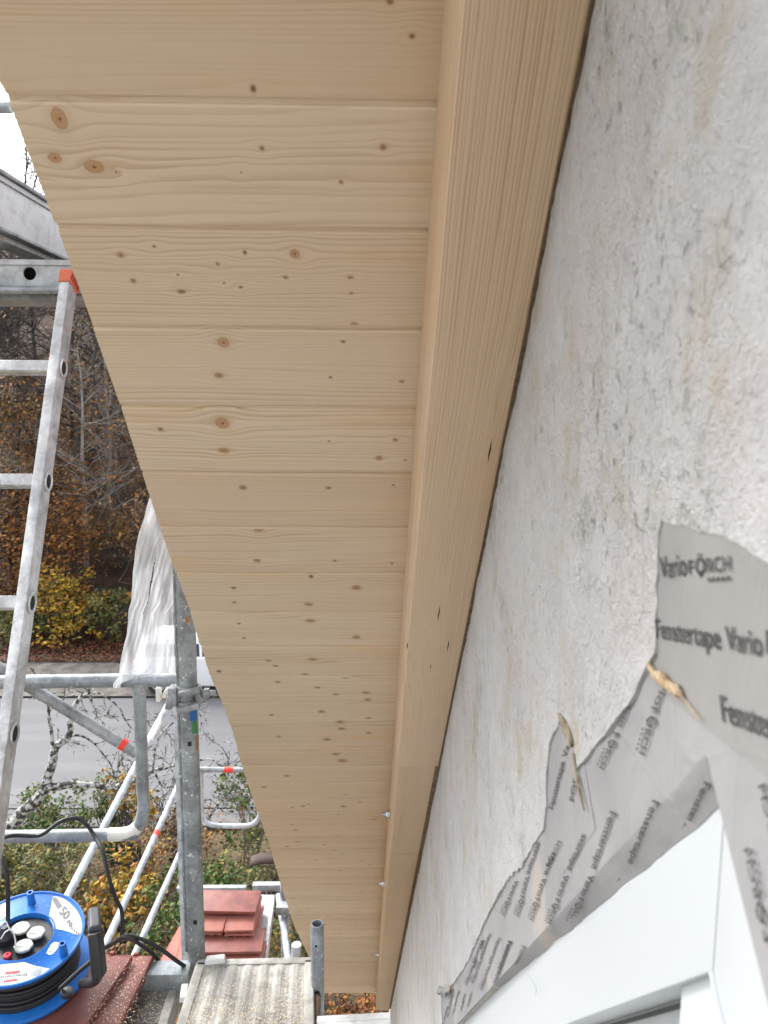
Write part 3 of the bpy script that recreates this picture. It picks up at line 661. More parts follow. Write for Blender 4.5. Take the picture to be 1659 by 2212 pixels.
def warp_of(x, s, bi):
    """how far the grain bends round the knots of board bi (numpy arrays)"""
    dsum = np.zeros_like(x)
    for (kx, ks, ra, rb, dk, kb) in knots:
        if kb != bi: continue
        ax, bs = max(ra*3.2, .016), max(rb*2.5, .010)
        dsum -= (s-ks)*.92*np.exp(-((x-kx)/ax)**2 - ((s-ks)/bs)**2)
    return dsum
V, FC, UG, UK, UVr = [], [], [], [], []       # vertices, faces, per-vertex uv
def addgrid(xs, sg, hg, bi, varv):
    """xs: list per s-row of x arrays (same length)"""
    base = len(V); nx = len(xs[0])
    for row, (s, h) in enumerate(zip(sg, hg)):
        x = np.array(xs[row]); wp = warp_of(x, np.full_like(x, s), bi)
        for i in range(nx):
            V.append(tuple(SP(float(x[i]), h, s))); UG.append((float(x[i]), s+float(wp[i]))); UK.append((5, 5)); UVr.append((varv, 0))
    for r_ in range(len(sg)-1):
        for i in range(nx-1): a = base+r_*nx+i; FC.append((a, a+1, a+nx+1, a+nx))
bvar = {}
kmin, kmax = -6, int((S_END-S0)/PIT)+1
GW, GD = .0075, .0035                       # tongue strip: width, depth
for k in range(kmin, kmax):
    s0 = S0+k*PIT; s1 = min(s0+PIT, S_END)
    if s0 >= S_END: break
    va = bvar.setdefault(k, rk.random()); jag = rk.uniform(-.0015,.0015)
    step = .0045 if s0 < 1.3 else (.008 if s0 < 2.6 else .018); nxx = 90 if s0 < 1.3 else (60 if s0 < 2.6 else 26)
    ss = [s0+.0005, s0+GW-.0006, s0+GW, s0+GW+.0018]; hh = [HS+GD, HS+GD, HS+.0012, HS]
    q = s0+GW+.0018
    while q+step < s1-.0035: q += step; ss.append(q); hh.append(HS)
    ss += [s1-.003, s1-.001, s1, s1+.0002]; hh += [HS, HS+.0004, HS+.0016, HS+GD]
    xs = []
    for s in ss:
        xo = outer(s)+jag+.0005*math.sin(s*700); xs.append(np.linspace(xo, XI+.02, nxx))
    addgrid(xs, ss, hh, k, va)
    # edge skirt up to the deck above
    b = len(V)
    for s, h, x in zip(ss, hh, xs):
        for hq in (h, HS+.022): V.append(tuple(SP(float(x[0]), hq, s))); UG.append((s*.3, hq*3)); UK.append((5,5)); UVr.append((va, 0))
    for i in range(len(ss)-1): a = b+2*i; FC.append((a, a+1, a+3, a+2))
for (kx, ks, ra, rb, dk, kb) in knots:       # knot faces sit a hair proud of the planed board
    b = len(V); n = 20; va = bvar.get(kb, .5); rot = rk.uniform(-.25,.25)
    s_lo, s_hi = S0+kb*PIT+GW+.0025, S0+(kb+1)*PIT-.0035
    ring = [(0, 0)] + [(rad*math.cos(2*math.pi*i/n), rad*math.sin(2*math.pi*i/n)) for rad in (.5, 1, 1.5, 2.0) for i in range(n)]
    px_, ps_ = [], []
    for (a, c) in ring: px_.append(kx+ra*(a*math.cos(rot)-c*math.sin(rot))); ps_.append(ks+rb*(a*math.sin(rot)+c*math.cos(rot)))
    ps_ = [min(max(q, s_lo), s_hi) for q in ps_]; px_ = [min(max(q, outer(ks)+.003), XI) for q in px_]
    wp = warp_of(np.array(px_), np.array(ps_), kb)
    for i, (a, c) in enumerate(ring):
        V.append(tuple(SP(px_[i], HS-.00018-.00001*(hash((kx, ks)) % 9), ps_[i]))); UG.append((px_[i], ps_[i]+float(wp[i])))
        UK.append(((px_[i]-kx)/ra, (ps_[i]-ks)/rb)); UVr.append((va, dk))
    for i in range(n): FC.append((b, b+1+i, b+1+(i+1) % n))
    for q in range(3):
        for i in range(n): a0 = b+1+q*n; FC.append((a0+i, a0+n+i, a0+n+(i+1) % n, a0+(i+1) % n))
def mesh_uv(name, V, FC, uvs, m, parent, smooth=True):
    me = bpy.data.meshes.new(name); me.from_pydata(V, [], FC); me.materials.append(m)
    li = np.empty(len(me.loops), dtype=np.int32); me.loops.foreach_get('vertex_index', li)
    for nm, dat in uvs.items():
        l_ = me.uv_layers.new(name=nm); l_.data.foreach_set('uv', np.array(dat, dtype=np.float32)[li].ravel())
    if smooth: me.polygons.foreach_set('use_smooth', [True]*len(me.polygons)); me.set_sharp_from_angle(angle=R(25))
    return link(name, me, parent)
mesh_uv('soffit_boarding', V, FC, {'grain': UG, 'knot': UK, 'var': UVr}, M['soffit'], roof)

# rafter in three scarfed lengths: cross-section with eased arris, long mesh
def rafter(sa, sb, x0, x1, hb, var, nm='rafter', cap=True):
    prof = [(x0, HS+.0), (x0, hb+.010), (x0+.0015, hb+.0045), (x0+.0045, hb+.0012), (x0+.010, hb), (x0+.03, hb), (x0+.055, hb), (x0+.08, hb), (x1-.003, hb), (x1, hb+.003), (x1, HS)]
    V, FC, UG, UK, UV2 = [], [], [], [], []; n = len(prof); d = 0; ds = [0]
    for i in range(1, n): d += math.dist(prof[i], prof[i-1]); ds.append(d)
    N = int((sb-sa)/.02)+1
    for j in range(N+1):
        s = sa+(sb-sa)*j/N
        for i, (x, h) in enumerate(prof):
            V.append(tuple(SP(x, h, s))); bend = .003*math.sin(s*2.3)+.0016*math.sin(s*7+1)+.010*math.exp(-((s-1.42)/.10)**2)*math.exp(-((ds[i]-.15)/.03)**2)
            UG.append((s, ds[i]+bend)); UK.append((5,5)); UV2.append((var, 0))
    for j in range(N):
        for i in range(n-1): a = j*n+i; FC.append((a, a+1, a+n+1, a+n))
    FC.append(tuple(range(n))); FC.append(tuple(N*n+i for i in range(n)))
    return mesh_uv(nm, V, FC, {'grain': UG, 'knot': UK, 'var': UV2}, M['rafter'], roof)
RX0, RX1 = XI, WX-.0012
j1 = on_h(900, 1655, HB)[1]; j2 = on_h(860, 1846, HB)[1]; je = on_h(820, 2183, HB)[1]
rafter(-.7, j1, RX0, RX1, HB, .31)
rafter(j1+.002, j2, RX0+.001, RX1-.002, HB+.002, .62)
rafter(j2+.003, je, RX0, RX1-.007, HB+.001, .9)
# slits and small dark checks in the rafter
mb = MB()
for (u, v, L, w_) in ((1058,975,.05,.0013),(948,1325,.06,.0012),(968,1395,.05,.0012),(880,1395,.03,.001),(930,1440,.03,.0008)):
    X, s, _ = on_h(u, v, HB); mb = MB()
    mb.add([SP(X-w_*.3, HB-.0002, s-L/2), SP(X+w_, HB-.0002, s-L*.1), SP(X+w_*.2, HB-.0002, s+L/2), SP(X-w_, HB-.0002, s+L*.1)], [(0,1,2,3)]); mb.build('drying_crack', 'hole', roof, smooth=False)
# bolts through the rafter side
for (u, v) in ((829,1745),(816,1897),(806,2054),(798,2137)):
    X, s, _ = on_h(u+7, v, HS-.05); o = SP(RX0, HS-.07, s)
    Mb = basis(o, Vector((0,1,0)), Vector((0,0,1)), Vector((-1,0,0)))
    mb = MB(); mb.lathe([(.015,0),(.015,.002)], Mb, 16); mb.lathe([(.0105,.002),(.0115,.004),(.0115,.011),(.0105,.013)], Mb, 6); mb.lathe([(.0055,.012),(.0055,.024),(.0045,.026)], Mb, 12)
    mb.build('bolt', 'zinc', roof)
mb = MB()
Mr = basis(SP(-.42, HS+.028, -.7), Vector((1,0,0)), DS, NS)
mb.prism([(.085,0),(3.6,0),(3.6,7.8),(.085,7.8)], Mr, .05); mb.build('roof_deck', 'masonry', roof, smooth=False)
mb = MB()
for k in range(25):
    mb.prism([(.08,0),(3.7,0),(3.7,.34),(.08,.34)], Mr @ Matrix.Translation((0, k*.31, .055+.0)) @ Matrix.Rotation(R(-2.5), 4, 'X'), .018)
mb.build('roof_covering', 'clay', roof, smooth=False)

# ================================================================== GABLE WALL
wall = empty('gable_wall', (WX, 3, 0), 'rough white rendered gable wall right of the new roof boarding', 'wall')
def yz(u, v, X=WX): p = on_x(u, v, X); return (p.y, p.z)
edge_px = [(955,2235),(952,2148),(958,2133),(966,2139),(975,2128),(992,2104),(1010,2075),(1028,2031),(1045,1992),(1058,1966),(1075,1935),(1098,1893),(1124,1874),(1150,1822),(1172,1790),(1174,1770),(1178,1740),(1177,1700),(1180,1640),(1186,1600),(1203,1563),(1209,1541),(1218,1556),(1228,1580),(1236,1620),(1241,1662),(1247,1655),(1262,1640),(1285,1606),(1308,1585),(1330,1550),(1360,1515),(1381,1467),(1398,1436),(1411,1412),(1412,1380),(1410,1340),(1413,1300),(1411,1270),(1416,1240),(1414,1200),(1417,1153),(1424,1126),(1448,1134),(1470,1136),(1503,1150),(1537,1156),(1560,1160),(1586,1172),(1605,1184),(1623,1197),(1659,1217),(1720,1240),(1820,1275),(1990,1330)]
ey = []
pr_ = None
for (u, v) in edge_px:
    p = Vector(yz(u, v))
    if pr_ is not None:
        L = (p-pr_).length; m_ = max(1, int(L/.006))
        for i in range(1, m_): 
            q = pr_.lerp(p, i/m_); a = .0022*min(1, L*8); ey.append((q.x+rng.uniform(-a, a), q.y+rng.uniform(-a, a)))
    ey.append((p.x, p.y)); pr_ = p
YEND = 5.95
ybl = ey[0][0]
def topz(y, dh=0):                           # wall meets the underside of the rafter
    H = HB - .0015 + dh; s = (y - H*sS)/cS; return GZ + H*cS - s*sS
top = []
y = -.5
while y < YEND:
    top.append((y, topz(y, .002*mnoise.noise(Vector((y*40, 0, 0)))+.0015*mnoise.noise(Vector((y*140, 3, 0)))-.006*max(0, (y-1)/3))))
    y += .008 if y < 1.4 else .03
top.append((YEND, topz(YEND)))
loop = ey + [(-.5, ey[-1][1])] + top + [(YEND, 0), (ybl, 0)]
# dense points inside for real relief near the camera
pts = [Vector(p) for p in loop]; nb = len(pts); y = -.45
def inside(p):
    c = False; n = len(loop); j = n-1
    for i in range(n):
        xi, yi = loop[i]; xj, yj = loop[j]
        if (yi > p[1]) != (yj > p[1]) and p[0] < (xj-xi)*(p[1]-yi)/(yj-yi)+xi: c = not c
        j = i
    return c
yy = .12
while yy < YEND-.05:
    st = max(.0055, .0075*yy)
    zt = topz(yy)-st*.6; zz = zt; k = 0
    zlow = GZ-.45-1.35*yy
    while zz > max(zlow, .3):
        p = (yy+rng.uniform(-.3,.3)*st, zz+rng.uniform(-.3,.3)*st)
        if inside(p): pts.append(Vector(p))
        zz -= st
    yy += st
vo, eo, fo, *_ = delaunay_2d_cdt(pts, [], [list(range(nb))], 1, 1e-6)
vs = []
def relief(y, z):
    p = Vector((y, z, 0)); near = 1/(1+y*.25)
    return -.0006+(.0014*mnoise.noise(p*28)+.0014*mnoise.fractal(p*75, 1, 2, 4)+.003*mnoise.noise(p*6))*near
for q in vo: vs.append((WX - relief(q.x, q.y) , q.x, q.y))
mb = MB(); mb.add(vs, [tuple(f) for f in fo])
b = len(mb.v); n = len(ey); sk = []
for i, (y, z) in enumerate(ey): sk += [(WX-relief(y, z), y, z), (WX+.0045, y, z)]
mb.add(sk, [(2*i, 2*i+1, 2*i+3, 2*i+2) for i in range(n-1)])
mb.add([(WX, YEND, 0), (WX, YEND, topz(YEND)), (WX+.9, YEND, topz(YEND)), (WX+.9, YEND, 0)], [(0,1,2,3)])
for i in range(1):
    m_ = len(top); b_ = []
    for (y, z) in top: b_ += [(WX-relief(y, z), y, z), (WX+.02, y, z)]
    mb.add(b_, [(2*i, 2*i+1, 2*i+3, 2*i+2) for i in range(m_-1)])
mb.build('render_coat', 'plaster', wall, keep=True)
mb = MB(); st_ = []
Mw_ = basis(SP(WX-.010, HB+.0015, -.6), Vector((1,0,0)), DS, NS)
mb.prism([(0,0),(.05,0),(.05,7.6),(0,7.6)], Mw_, .03); mb.build('joint_filler', 'gapfoam', wall, smooth=False)
# masonry behind, with the window opening left free
XF = WX+.015                                  # face of the window frame
XM = WX+.0055
A_d = Vector((cS, -sS)); B_d = Vector((-math.cos(R(46.5)), -math.sin(R(46.5))))
def line_x(p, d, q, e):                       # crossing of two lines in the wall plane
    k = ((q.x-p.x)*e.y-(q.y-p.y)*e.x)/(d.x*e.y-d.y*e.x); return p + d*k
pA = Vector(yz(1300, 1950, XF)); pB = Vector(yz(1562, 1743, XM)); qB = Vector(yz(1653, 2106, XM)); dB = (qB-pB).normalized()
pA2 = Vector(yz(1060, 2150, XF)); pA3 = Vector(yz(1560, 1740, XF)); dA = (pA2-pA3).normalized()
c1_, c2_ = Vector(yz(1228, 1958, XM)), Vector(yz(1560, 1602, XM)); dC = (c1_-c2_).normalized()
AP = line_x(c2_, dC, pB, dB); L2 = line_x(pA3, dA, Vector(yz(1562, 1743, XF)), dB)                   # apex of the opening
LA, LB = 2.3, 1.9
eA = AP + dC*LA; eB = AP + dB*LB
def wallprism(mb, poly, x0, x1, mi=0):
    mb.prism(poly, basis(Vector((x0,0,0)), Vector((0,1,0)), Vector((0,0,1)), Vector((1,0,0))), x1-x0, mi)
mb = MB()
wallprism(mb, [(AP.x, AP.y), (AP.x, AP.y+1.2), (YEND, topz(YEND)+.05), (YEND, 0), (eA.x, 0), (eA.x, eA.y)], XM, XM+.3)
wallprism(mb, [(AP.x, AP.y+1.2), (AP.x, AP.y), (eB.x, eB.y), (eB.x, 0), (-2.2, 0), (-2.2, AP.y+1.2)], XM, XM+.3)
wallprism(mb, [(eB.x, 0), (eB.x, min(eB.y, eA.y)), (eA.x, min(eB.y, eA.y)), (eA.x, 0)], XM+.001, XM+.3)
mb.build('masonry', 'masonry', wall, smooth=False)

# window
win = empty('gable_window', (XF, AP.x, AP.y), 'white plastic window with slanting frame set into the gable wall', 'window')
def off(P, da, a, db, b_): return P + da*a + db*b_
mb = MB(); s1 = Vector(yz(1538, 2097, XF))    # inner corner of the frame
iA = s1 + dA*2.0; iB = s1 + dB*1.6
oA = AP + dC*LA; oB = AP + dB*LB
up = Vector((0, .06))
wallprism(mb, [tuple(s1), tuple(s1+(AP-s1)*1.25), tuple(oA+Vector((.05,.05))), tuple(iA)], XF, XF+.07)
wallprism(mb, [tuple(s1+(AP-s1)*1.25), tuple(s1), tuple(iB), tuple(oB+Vector((-.05,.05)))], XF+.0004, XF+.07)
mb.build('frame', 'pvc', win, bevel=.0015)
s2 = Vector(yz(1452, 2129, XF))
mb = MB()                                     # upright panel in the corner
wallprism(mb, [(s2.x, s2.y+.02), (s1.x-.001, s1.y-.001), tuple(iB), (s2.x, iB.y)], XF+.006, XF+.06)
mb.build('mullion', 'pvc', win, bevel=.001)
mb = MB(); n2 = Vector((dB.y, -dB.x)); n2 = n2 if n2.x > 0 else -n2
wallprism(mb, [tuple(s1), tuple(s1+n2*.0022), tuple(iB+n2*.0022), tuple(iB)], XF-.0012, XF+.007); mb.build('glazing_bead', 'pvc_edge', win, smooth=False)
nA = Vector((-dA.y, dA.x)); nA = nA if nA.y < 0 else -nA
mb = MB(); wallprism(mb, [tuple(s2+dA*-.02), tuple(s2+dA*1.8), tuple(s2+dA*1.8+nA*.9), tuple(s2+nA*.9-dA*.02)], XF+.036, XF+.06); mb.build('sash', 'pvc', win)
mb = MB(); g0 = s2 + nA*.002
wallprism(mb, [tuple(g0), tuple(g0+dA*1.8), tuple(g0+dA*1.8+nA*.003), tuple(g0+nA*.003)], XF+.0335, XF+.0365); mb.build('gasket', 'gasket', win, smooth=False)

# ---- sealing tape
TX = WX+.0032
def tape(name, polyyz, x, m, label, fold=None, seed=1):
    t = empty(name, (x, polyyz[0][0], polyyz[0][1]), label, 'sealing tape', 'printed sealing tapes round the window')
    return t
def ragged(a, b, step=.01, amp=.001, rg=random.Random(3)):
    n = max(1, int((b-a).length/step)); return [a.lerp(b, i/n)+Vector((rg.uniform(-amp,amp), rg.uniform(-amp,amp))) for i in range(n)]
def tape_wall(mb, poly, x, amp=.0004, step=.012):
    P_ = [Vector(p) for p in poly]; n = len(P_); xs = [p.x for p in P_]; ys = [p.y for p in P_]
    pts = list(P_); lp = [tuple(p) for p in P_]
    yy = min(xs)
    while yy < max(xs):
        zz = min(ys)
        while zz < max(ys):
            c = False; j = n-1
            for i in range(n):
                if (lp[i][1] > zz) != (lp[j][1] > zz) and yy < (lp[j][0]-lp[i][0])*(zz-lp[i][1])/(lp[j][1]-lp[i][1])+lp[i][0]: c = not c
                j = i
            if c: pts.append(Vector((yy+rng.uniform(-.003,.003), zz+rng.uniform(-.003,.003))))
            zz += step
        yy += step
    vo, eo, fo, *_ = delaunay_2d_cdt(pts, [], [list(range(n))], 1, 1e-6)
    mb.add([(x+.0002-amp*(mnoise.noise(Vector((q.x*22, q.y*22, x*50)))+.6*mnoise.noise(Vector((q.x*60, q.y*60, 1)))), q.x, q.y) for q in vo], [tuple(f) for f in fo])
# sloping tape along the upper edge: on the wall, round the arris, across the reveal, a lip on the frame
up_n = -nA
tA = tape('window_tape', [tuple(AP)], TX, 'tape', 'long grey printed tape along the slanting top edge of the window')
mb = MB(); upC = Vector((-dC.y, dC.x)); upC = upC if upC.y > 0 else -upC; a0 = AP - dC*.16; a1 = AP + dC*2.0
tape_wall(mb, [tuple(a0), tuple(a0+upC*.17), tuple(a1+upC*.17), tuple(a1)], TX, step=.02)
NN = 150; vs = []
for i in range(NN+1):
    p = AP + dC*(2.0*i/NN); q2 = L2 + dA*(2.0*i/NN)
    q2 = q2 + nA*(.0022*mnoise.noise(Vector((i*.16, 0, 5)))+rng.uniform(-.0005,.0005))
    for k_, xx in enumerate((TX, TX+.0006, TX+.0035, XF-.004, XF-.0014, XF-.0006)):
        f_ = (0, .08, .35, .70, .92, 1)[k_]; q = p.lerp(q2, f_); wv = .0009*mnoise.noise(Vector((i*.22, k_*.8, 1)))*(0 < k_ < 5); vs.append((xx+wv, q.x, q.y))
mb.add(vs, [(i*6+k, i*6+k+1, (i+1)*6+k+1, (i+1)*6+k) for i in range(NN) for k in range(5)])
mb.build('tape_band', 'tape', tA, keep=True)
# upper piece over the apex
P = lambda u, v: Vector(yz(u, v, TX-.0006))
tC = tape('window_tape', [tuple(P(1500,1400))], TX, 'tape2', 'uppermost grey printed tape piece over the window apex, right edge')
mb = MB(); poly = [P(1385,1120), P(1385,1440), P(1430,1500), P(1560,1602), P(1600,1634), P(1640,1668), P(1700,1715), P(1860,1800), P(1990,1500), P(1990,1300), P(1660,1180), P(1560,1120)]
tape_wall(mb, poly, TX-.0007, .0003, .012); mb.build('tape_band', 'tape2', tC, keep=True)
tB = tape('window_tape', [tuple(AP)], TX, 'tape', 'grey printed tape down the right hand slanting edge of the window')
mb = MB(); nB = n2 if (n2.x < 0) else -n2
b0, b1 = AP - dB*.06, AP + dB*.8
tape_wall(mb, [tuple(b0), tuple(b1), tuple(b1+nB*.14), tuple(b0+nB*.14)], TX-.0003, step=.02); mb.build('tape_band', 'tape', tB, keep=True)
# torn strip standing between the plaster edges (left)
tD = tape('window_tape', [tuple(P(1200,1700))], TX, 'tape', 'narrow grey printed tape piece between the torn render edges, left of the corner crack')
mb = MB(); poly = [P(1160,1840), P(1165,1560), P(1212,1545), P(1262,1655), P(1285,1790), P(1255,1835), P(1205,1900)]
tape_wall(mb, poly, TX-.0004, .0003, .012); mb.build('tape_band', 'tape', tD, keep=True)

def tpx(mb, body, a, b, c, X=TX-.0016, logo=False, bold=.013):
    """a: baseline start px, b: baseline end px, c: px of the cap height over the start"""
    A, B, C_ = on_x(*a, X), on_x(*b, X), on_x(*c, X)
    (put_logo(mb, A, B-A, C_-A) if logo else put_text(mb, body, A, B-A, C_-A, bold))
def tline(mb, words, a, b, c, X=TX-.0016):
    A, B, C_ = on_x(*a, X), on_x(*b, X), on_x(*c, X); ex, ey_ = B-A, C_-A
    pos = {'F': [('Fenstertape', 0, .40), ('Vario', .43, .18), ('L', .65, .35)], 'V': [('Vario', 0, .38), ('L', .43, .57)], 'FV': [('Fenstertape', 0, .60), ('Vario', .65, .35)]}[words]
    for body, o, w_ in pos:
        if body == 'L': put_logo(mb, A+ex*o, ex*w_, ey_)
        else: put_text(mb, body, A+ex*o, ex*w_, ey_, .022)
mb = MB()                                     # apex piece
tpx(mb, 'Vario', (1426,1249), (1482,1242), (1423,1203)); tpx(mb, '', (1487,1240), (1578,1232), (1485,1205), logo=True)
tpx(mb, 'Fenstertape', (1417,1377), (1556,1402), (1414,1335)); tpx(mb, 'Vario', (1568,1402), (1646,1417), (1564,1351)); tpx(mb, 'F', (1655,1412), (1672,1416), (1653,1360))
tpx(mb, 'Fenstertape', (1560,1557), (1760,1630), (1553,1500))
mb.build('lettering', 'ink', tC, smooth=False, keep=True)
mb = MB()                                     # sloping tape: lines read down to the left
def z7(x, y): return (1091.5+x*.3421, 1455.3+y*.3421)
def z6(x, y): return (829.5+x*.5, 1474.7+y*.5)
def run(items, z, h, left=False):
    """items: (word or L, start, end) read on from start to end; capitals point right of travel down the tape (left when read upwards)"""
    for body, a, b in items:
        a, b = z(*a), z(*b); d = Vector((b[0]-a[0], b[1]-a[1])).normalized(); n_ = Vector((d.y, -d.x))
        c = (a[0]+n_.x*h, a[1]+n_.y*h)
        tpx(mb, '' if body == 'L' else body, a, b, c, logo=(body == 'L'))
run([('rio', (990,55), (935,192)), ('L', (925,205), (842,500))], z7, 16)
run([('ario', (765,185), (705,330)), ('L', (685,365), (590,590))], z7, 13)
run([('Fenstertape', (1255,680), (1075,1070))], z7, 18)
run([('Fenstertape', (930,795), (770,1195)), ('Vario', (745,1240), (660,1400)), ('F', (640,1430), (625,1455))], z7, 16)
run([('Fenstertape', (660,865), (540,1225)), ('Vario', (525,1265), (475,1395)), ('L', (465,1410), (400,1572))], z7, 14.5)
run([('stertape', (485,1010), (385,1235)), ('Vario', (368,1265), (325,1400)), ('L', (315,1415), (262,1572))], z7, 12)
run([('rtape', (300,1130), (240,1265)), ('Vario', (232,1285), (195,1400)), ('L', (190,1412), (152,1550))], z7, 10.5)
run([('stertape', (200,1060), (130,1262)), ('Vario', (126,1275), (98,1385)), ('L', (94,1398), (65,1525))], z7, 10)
run([('Vario', (60,1300), (20,1400)), ('L', (12,1410), (-25,1520))], z7, 9)
run([('Fenstertape', (195,1768), (120,1960))], z7, 11)
run([('Fenstertape', (105,1715), (20,1930)), ('Vario', (10,1950), (-30,2040))], z7, 10)
run([('Fenstertape', (22,1685), (-55,1890)), ('Vario', (-65,1910), (-95,2000))], z7, 9)
for (x, y, q) in ((535,1115,1), (490,1100,.95), (450,1085,.9), (415,1115,.8)):
    run([('Fenstertape', (x,y), (x-42*q,y+120*q)), ('Vario', (x-46*q,y+128*q), (x-62*q,y+175*q)), ('L', (x-64*q,y+182*q), (x-82*q,y+235*q))], z6, 7.5*q)
for (x, y, q) in ((372,1340,.7), (345,1345,.7), (318,1330,.7), (292,1350,.65), (403,1390,.7), (270,1400,.6)):
    run([('Fenstertape', (x,y), (x-24*q,y+100*q)), ('Vario', (x-26*q,y+108*q), (x-34*q,y+145*q))], z6, 6.2*q)
run([('tape', (425,1110), (412,1150))], z6, 6); run([('ape', (395,1195), (384,1230))], z6, 6)
f1 = Vector((TX, AP.x, AP.y)); f2 = f1 + Vector((0, dC.x, dC.y)); f3 = Vector((XF-.0006, L2.x, L2.y)); fn = (f2-f1).cross(f3-f1).normalized(); fn = fn if fn.x < 0 else -fn
nC = -upC; fo_pt = f1 + fn*.0010; keepv = []; nv_ = []
for p in mb.v:
    p = Vector(p); below = (Vector((p.y, p.z))-AP).dot(nC)
    if below > 0:
        d = p-CAM; k = (fo_pt-CAM).dot(fn)/d.dot(fn); p = CAM + d*k
    q = Vector((p.y, p.z)); keepv.append((q-L2).dot(nA) < -.002); nv_.append(tuple(p))
mb.v = nv_; mb.f = [f for f in mb.f if all(keepv[i] for i in f)]; mb.m = [0]*len(mb.f)
mb.build('lettering', 'ink', tA, smooth=False, keep=True)
mb = MB()
run([('Fenstertape', (297,855), (375,555)), ('Va', (382,530), (402,455))], z7, 10)
run([('Vario', (225,1400), (262,1290))], z7, 8) if False else None
run([('L', (272,1215), (350,1058))], z7, 8)
run([('FÖR', (425,805), (455,640))], z7, 8)
mb.build('lettering', 'ink', tD, smooth=False, keep=True)
mb = MB()
X_ = TX-.0016
run([('L', (1672,1690), (1535,1095))], z7, 15)
run([('RCH', (1720,1000), (1640,690))], z7, 18)
mb.build('lettering', 'ink', tB, smooth=False, keep=True)

# ---- crumbs of foam and torn paper
def crumb(name, pl, r, label, m='foam', cat='foam scrap', X=TX-.002, sd=1):
    rg = random.Random(sd); mb = MB(); P_ = smooth_path([on_x(u, v, X-.0015) for u, v in pl], 6)
    rs = [r*(.35+.65*math.sin(math.pi*(i+.6)/(len(P_)+.2)))*rg.uniform(.7,1.3) for i in range(len(P_))]
    mb.tube(P_, rs, 7); mb.v = [tuple(Vector(p)+Vector((0,1,1))*r*1.1*mnoise.noise(Vector(p)*330)) for p in mb.v]
    return tag(mb.build(name, m), label, cat)
crumb('foam_scrap', [(1402,1440),(1422,1462),(1448,1480),(1470,1500)], .0030, 'beige torn foam scrap stuck on the grey tape beside the window apex', sd=2)
crumb('foam_scrap', [(1470,1500),(1492,1530),(1510,1552)], .0006, 'thin pale thread hanging from the beige foam scrap', cat='thread', sd=3)
crumb('foam_scrap', [(1207,1543),(1222,1572),(1236,1612)], .0034, 'beige foam bead in the cleft between the torn render edges', m='foam_dirty', X=WX+.001, sd=4)
crumb('foam_scrap', [(1238,1625),(1243,1670),(1250,1700),(1262,1750)], .0018, 'thin foam seam running down from the beige foam bead', m='foam_dirty', X=WX+.001, sd=5)
crumb('torn_fibre', [(1140,2105),(1150,2120),(1158,2138),(1156,2150)], .0004, 'loose hair thin fibre at the lower edge of the long tape', cat='fibre', m='steel_pale', X=XF-.004, sd=6)
crumb('torn_paper', [(946,2146),(952,2138),(962,2142),(972,2134)], .0065, 'crumpled grey scrap of tape standing up at the lower end of the render edge', cat='tape scrap', m='tape', X=WX-.004, sd=7)

# ================================================================== SCAFFOLD
DZ = GZ-1.5                                   # deck under the eye
def T3(u, v, t): return at(u, v, t)
scf = empty('scaffold', T3(410,2070,2.1), 'grey galvanised tube scaffold with thick upright post beside the eave', 'scaffold')
pb = T3(424,2075,2.1); pt = Vector((pb.x, pb.y, GZ+1.9))
mb = MB(); mb.tube([Vector((pb.x, pb.y, DZ-2.0)), pt], .0242, 28, 0, True)
mb.tube([Vector((pb.x-.0235, pb.y-.012, DZ+.02)), Vector((pb.x-.0235, pb.y-.012, GZ+1.8))], .0035, 6)     # weld seam
for zz in (.115, .62): mb.box(Vector((pb.x+.006, pb.y-.0238, DZ+zz)), (.009,.004,.011), mi=1)
mb.build('post', ['post', 'hole'], scf)
def patch(name, z0, z1, a0, a1, m, parent):
    mb = MB(); n = 6; vs = []
    for i in range(n+1):
        a = a0+(a1-a0)*i/n
        for zz in (z0, z1): vs.append(Vector((pb.x+.0247*math.sin(a), pb.y-.0247*math.cos(a), zz+rng.uniform(-.004,.004))))
    mb.add(vs, [(2*i, 2*i+2, 2*i+3, 2*i+1) for i in range(n)]); return mb.build(name, m, parent, keep=True)
M['stick_blue'] = mat('blue_sticker', (.02,.12,.36), .5); M['stick_green'] = mat('green_sticker', (.05,.22,.08), .5); M['stick_or'] = mat('worn_orange_paint', (.35,.17,.06), .8)
zc = T3(410,1500,2.08).z
patch('sticker', zc-.030, zc+.004, .35, 1.35, 'stick_blue', scf); patch('sticker', zc-.066, zc-.032, .55, 1.35, 'stick_green', scf)
patch('paint_mark', zc-.115, zc-.075, .95, 1.3, 'stick_or', scf); patch('paint_mark', zc+.23, zc+.25, .2, .55, 'stick_or', scf)
# coupler
cc = T3(401,1471,2.09); cc.x, cc.y = pb.x, pb.y
mb = MB()
for dz, r_ in ((.018,.0325),(-.020,.0315)):
    mb.lathe([(.0255,-.012),(r_,-.012),(r_,.010),(.0255,.010)], Matrix.Translation(cc+Vector((0,0,dz))) @ Matrix.Rotation(R(6 if dz > 0 else -5), 4, 'Y'), 24, caps=False)
mb.box(cc+Vector((-.034,-.012,.004)), (.022,.034,.050)); mb.box(cc+Vector((-.044,-.010,-.012)), (.016,.040,.034), Matrix.Rotation(R(10), 3, 'Y'))
mb.box(cc+Vector((.012,-.034,.022)), (.055,.016,.014), Matrix.Rotation(R(-14), 3, 'Y')); mb.box(cc+Vector((.008,-.034,-.022)), (.06,.016,.016), Matrix.Rotation(R(-16), 3, 'Y'))
mb.box(cc+Vector((.030,-.006,.004)), (.016,.036,.036), Matrix.Rotation(R(-12), 3, 'Y'))
cp = mb.build('coupler', 'steel_dark', scf, bevel=.004, seg=2)
Mb = basis(cc+Vector((.044,-.012,.010)), Vector((0,1,0)), Vector((0,0,1)), Vector((1,0,0)))
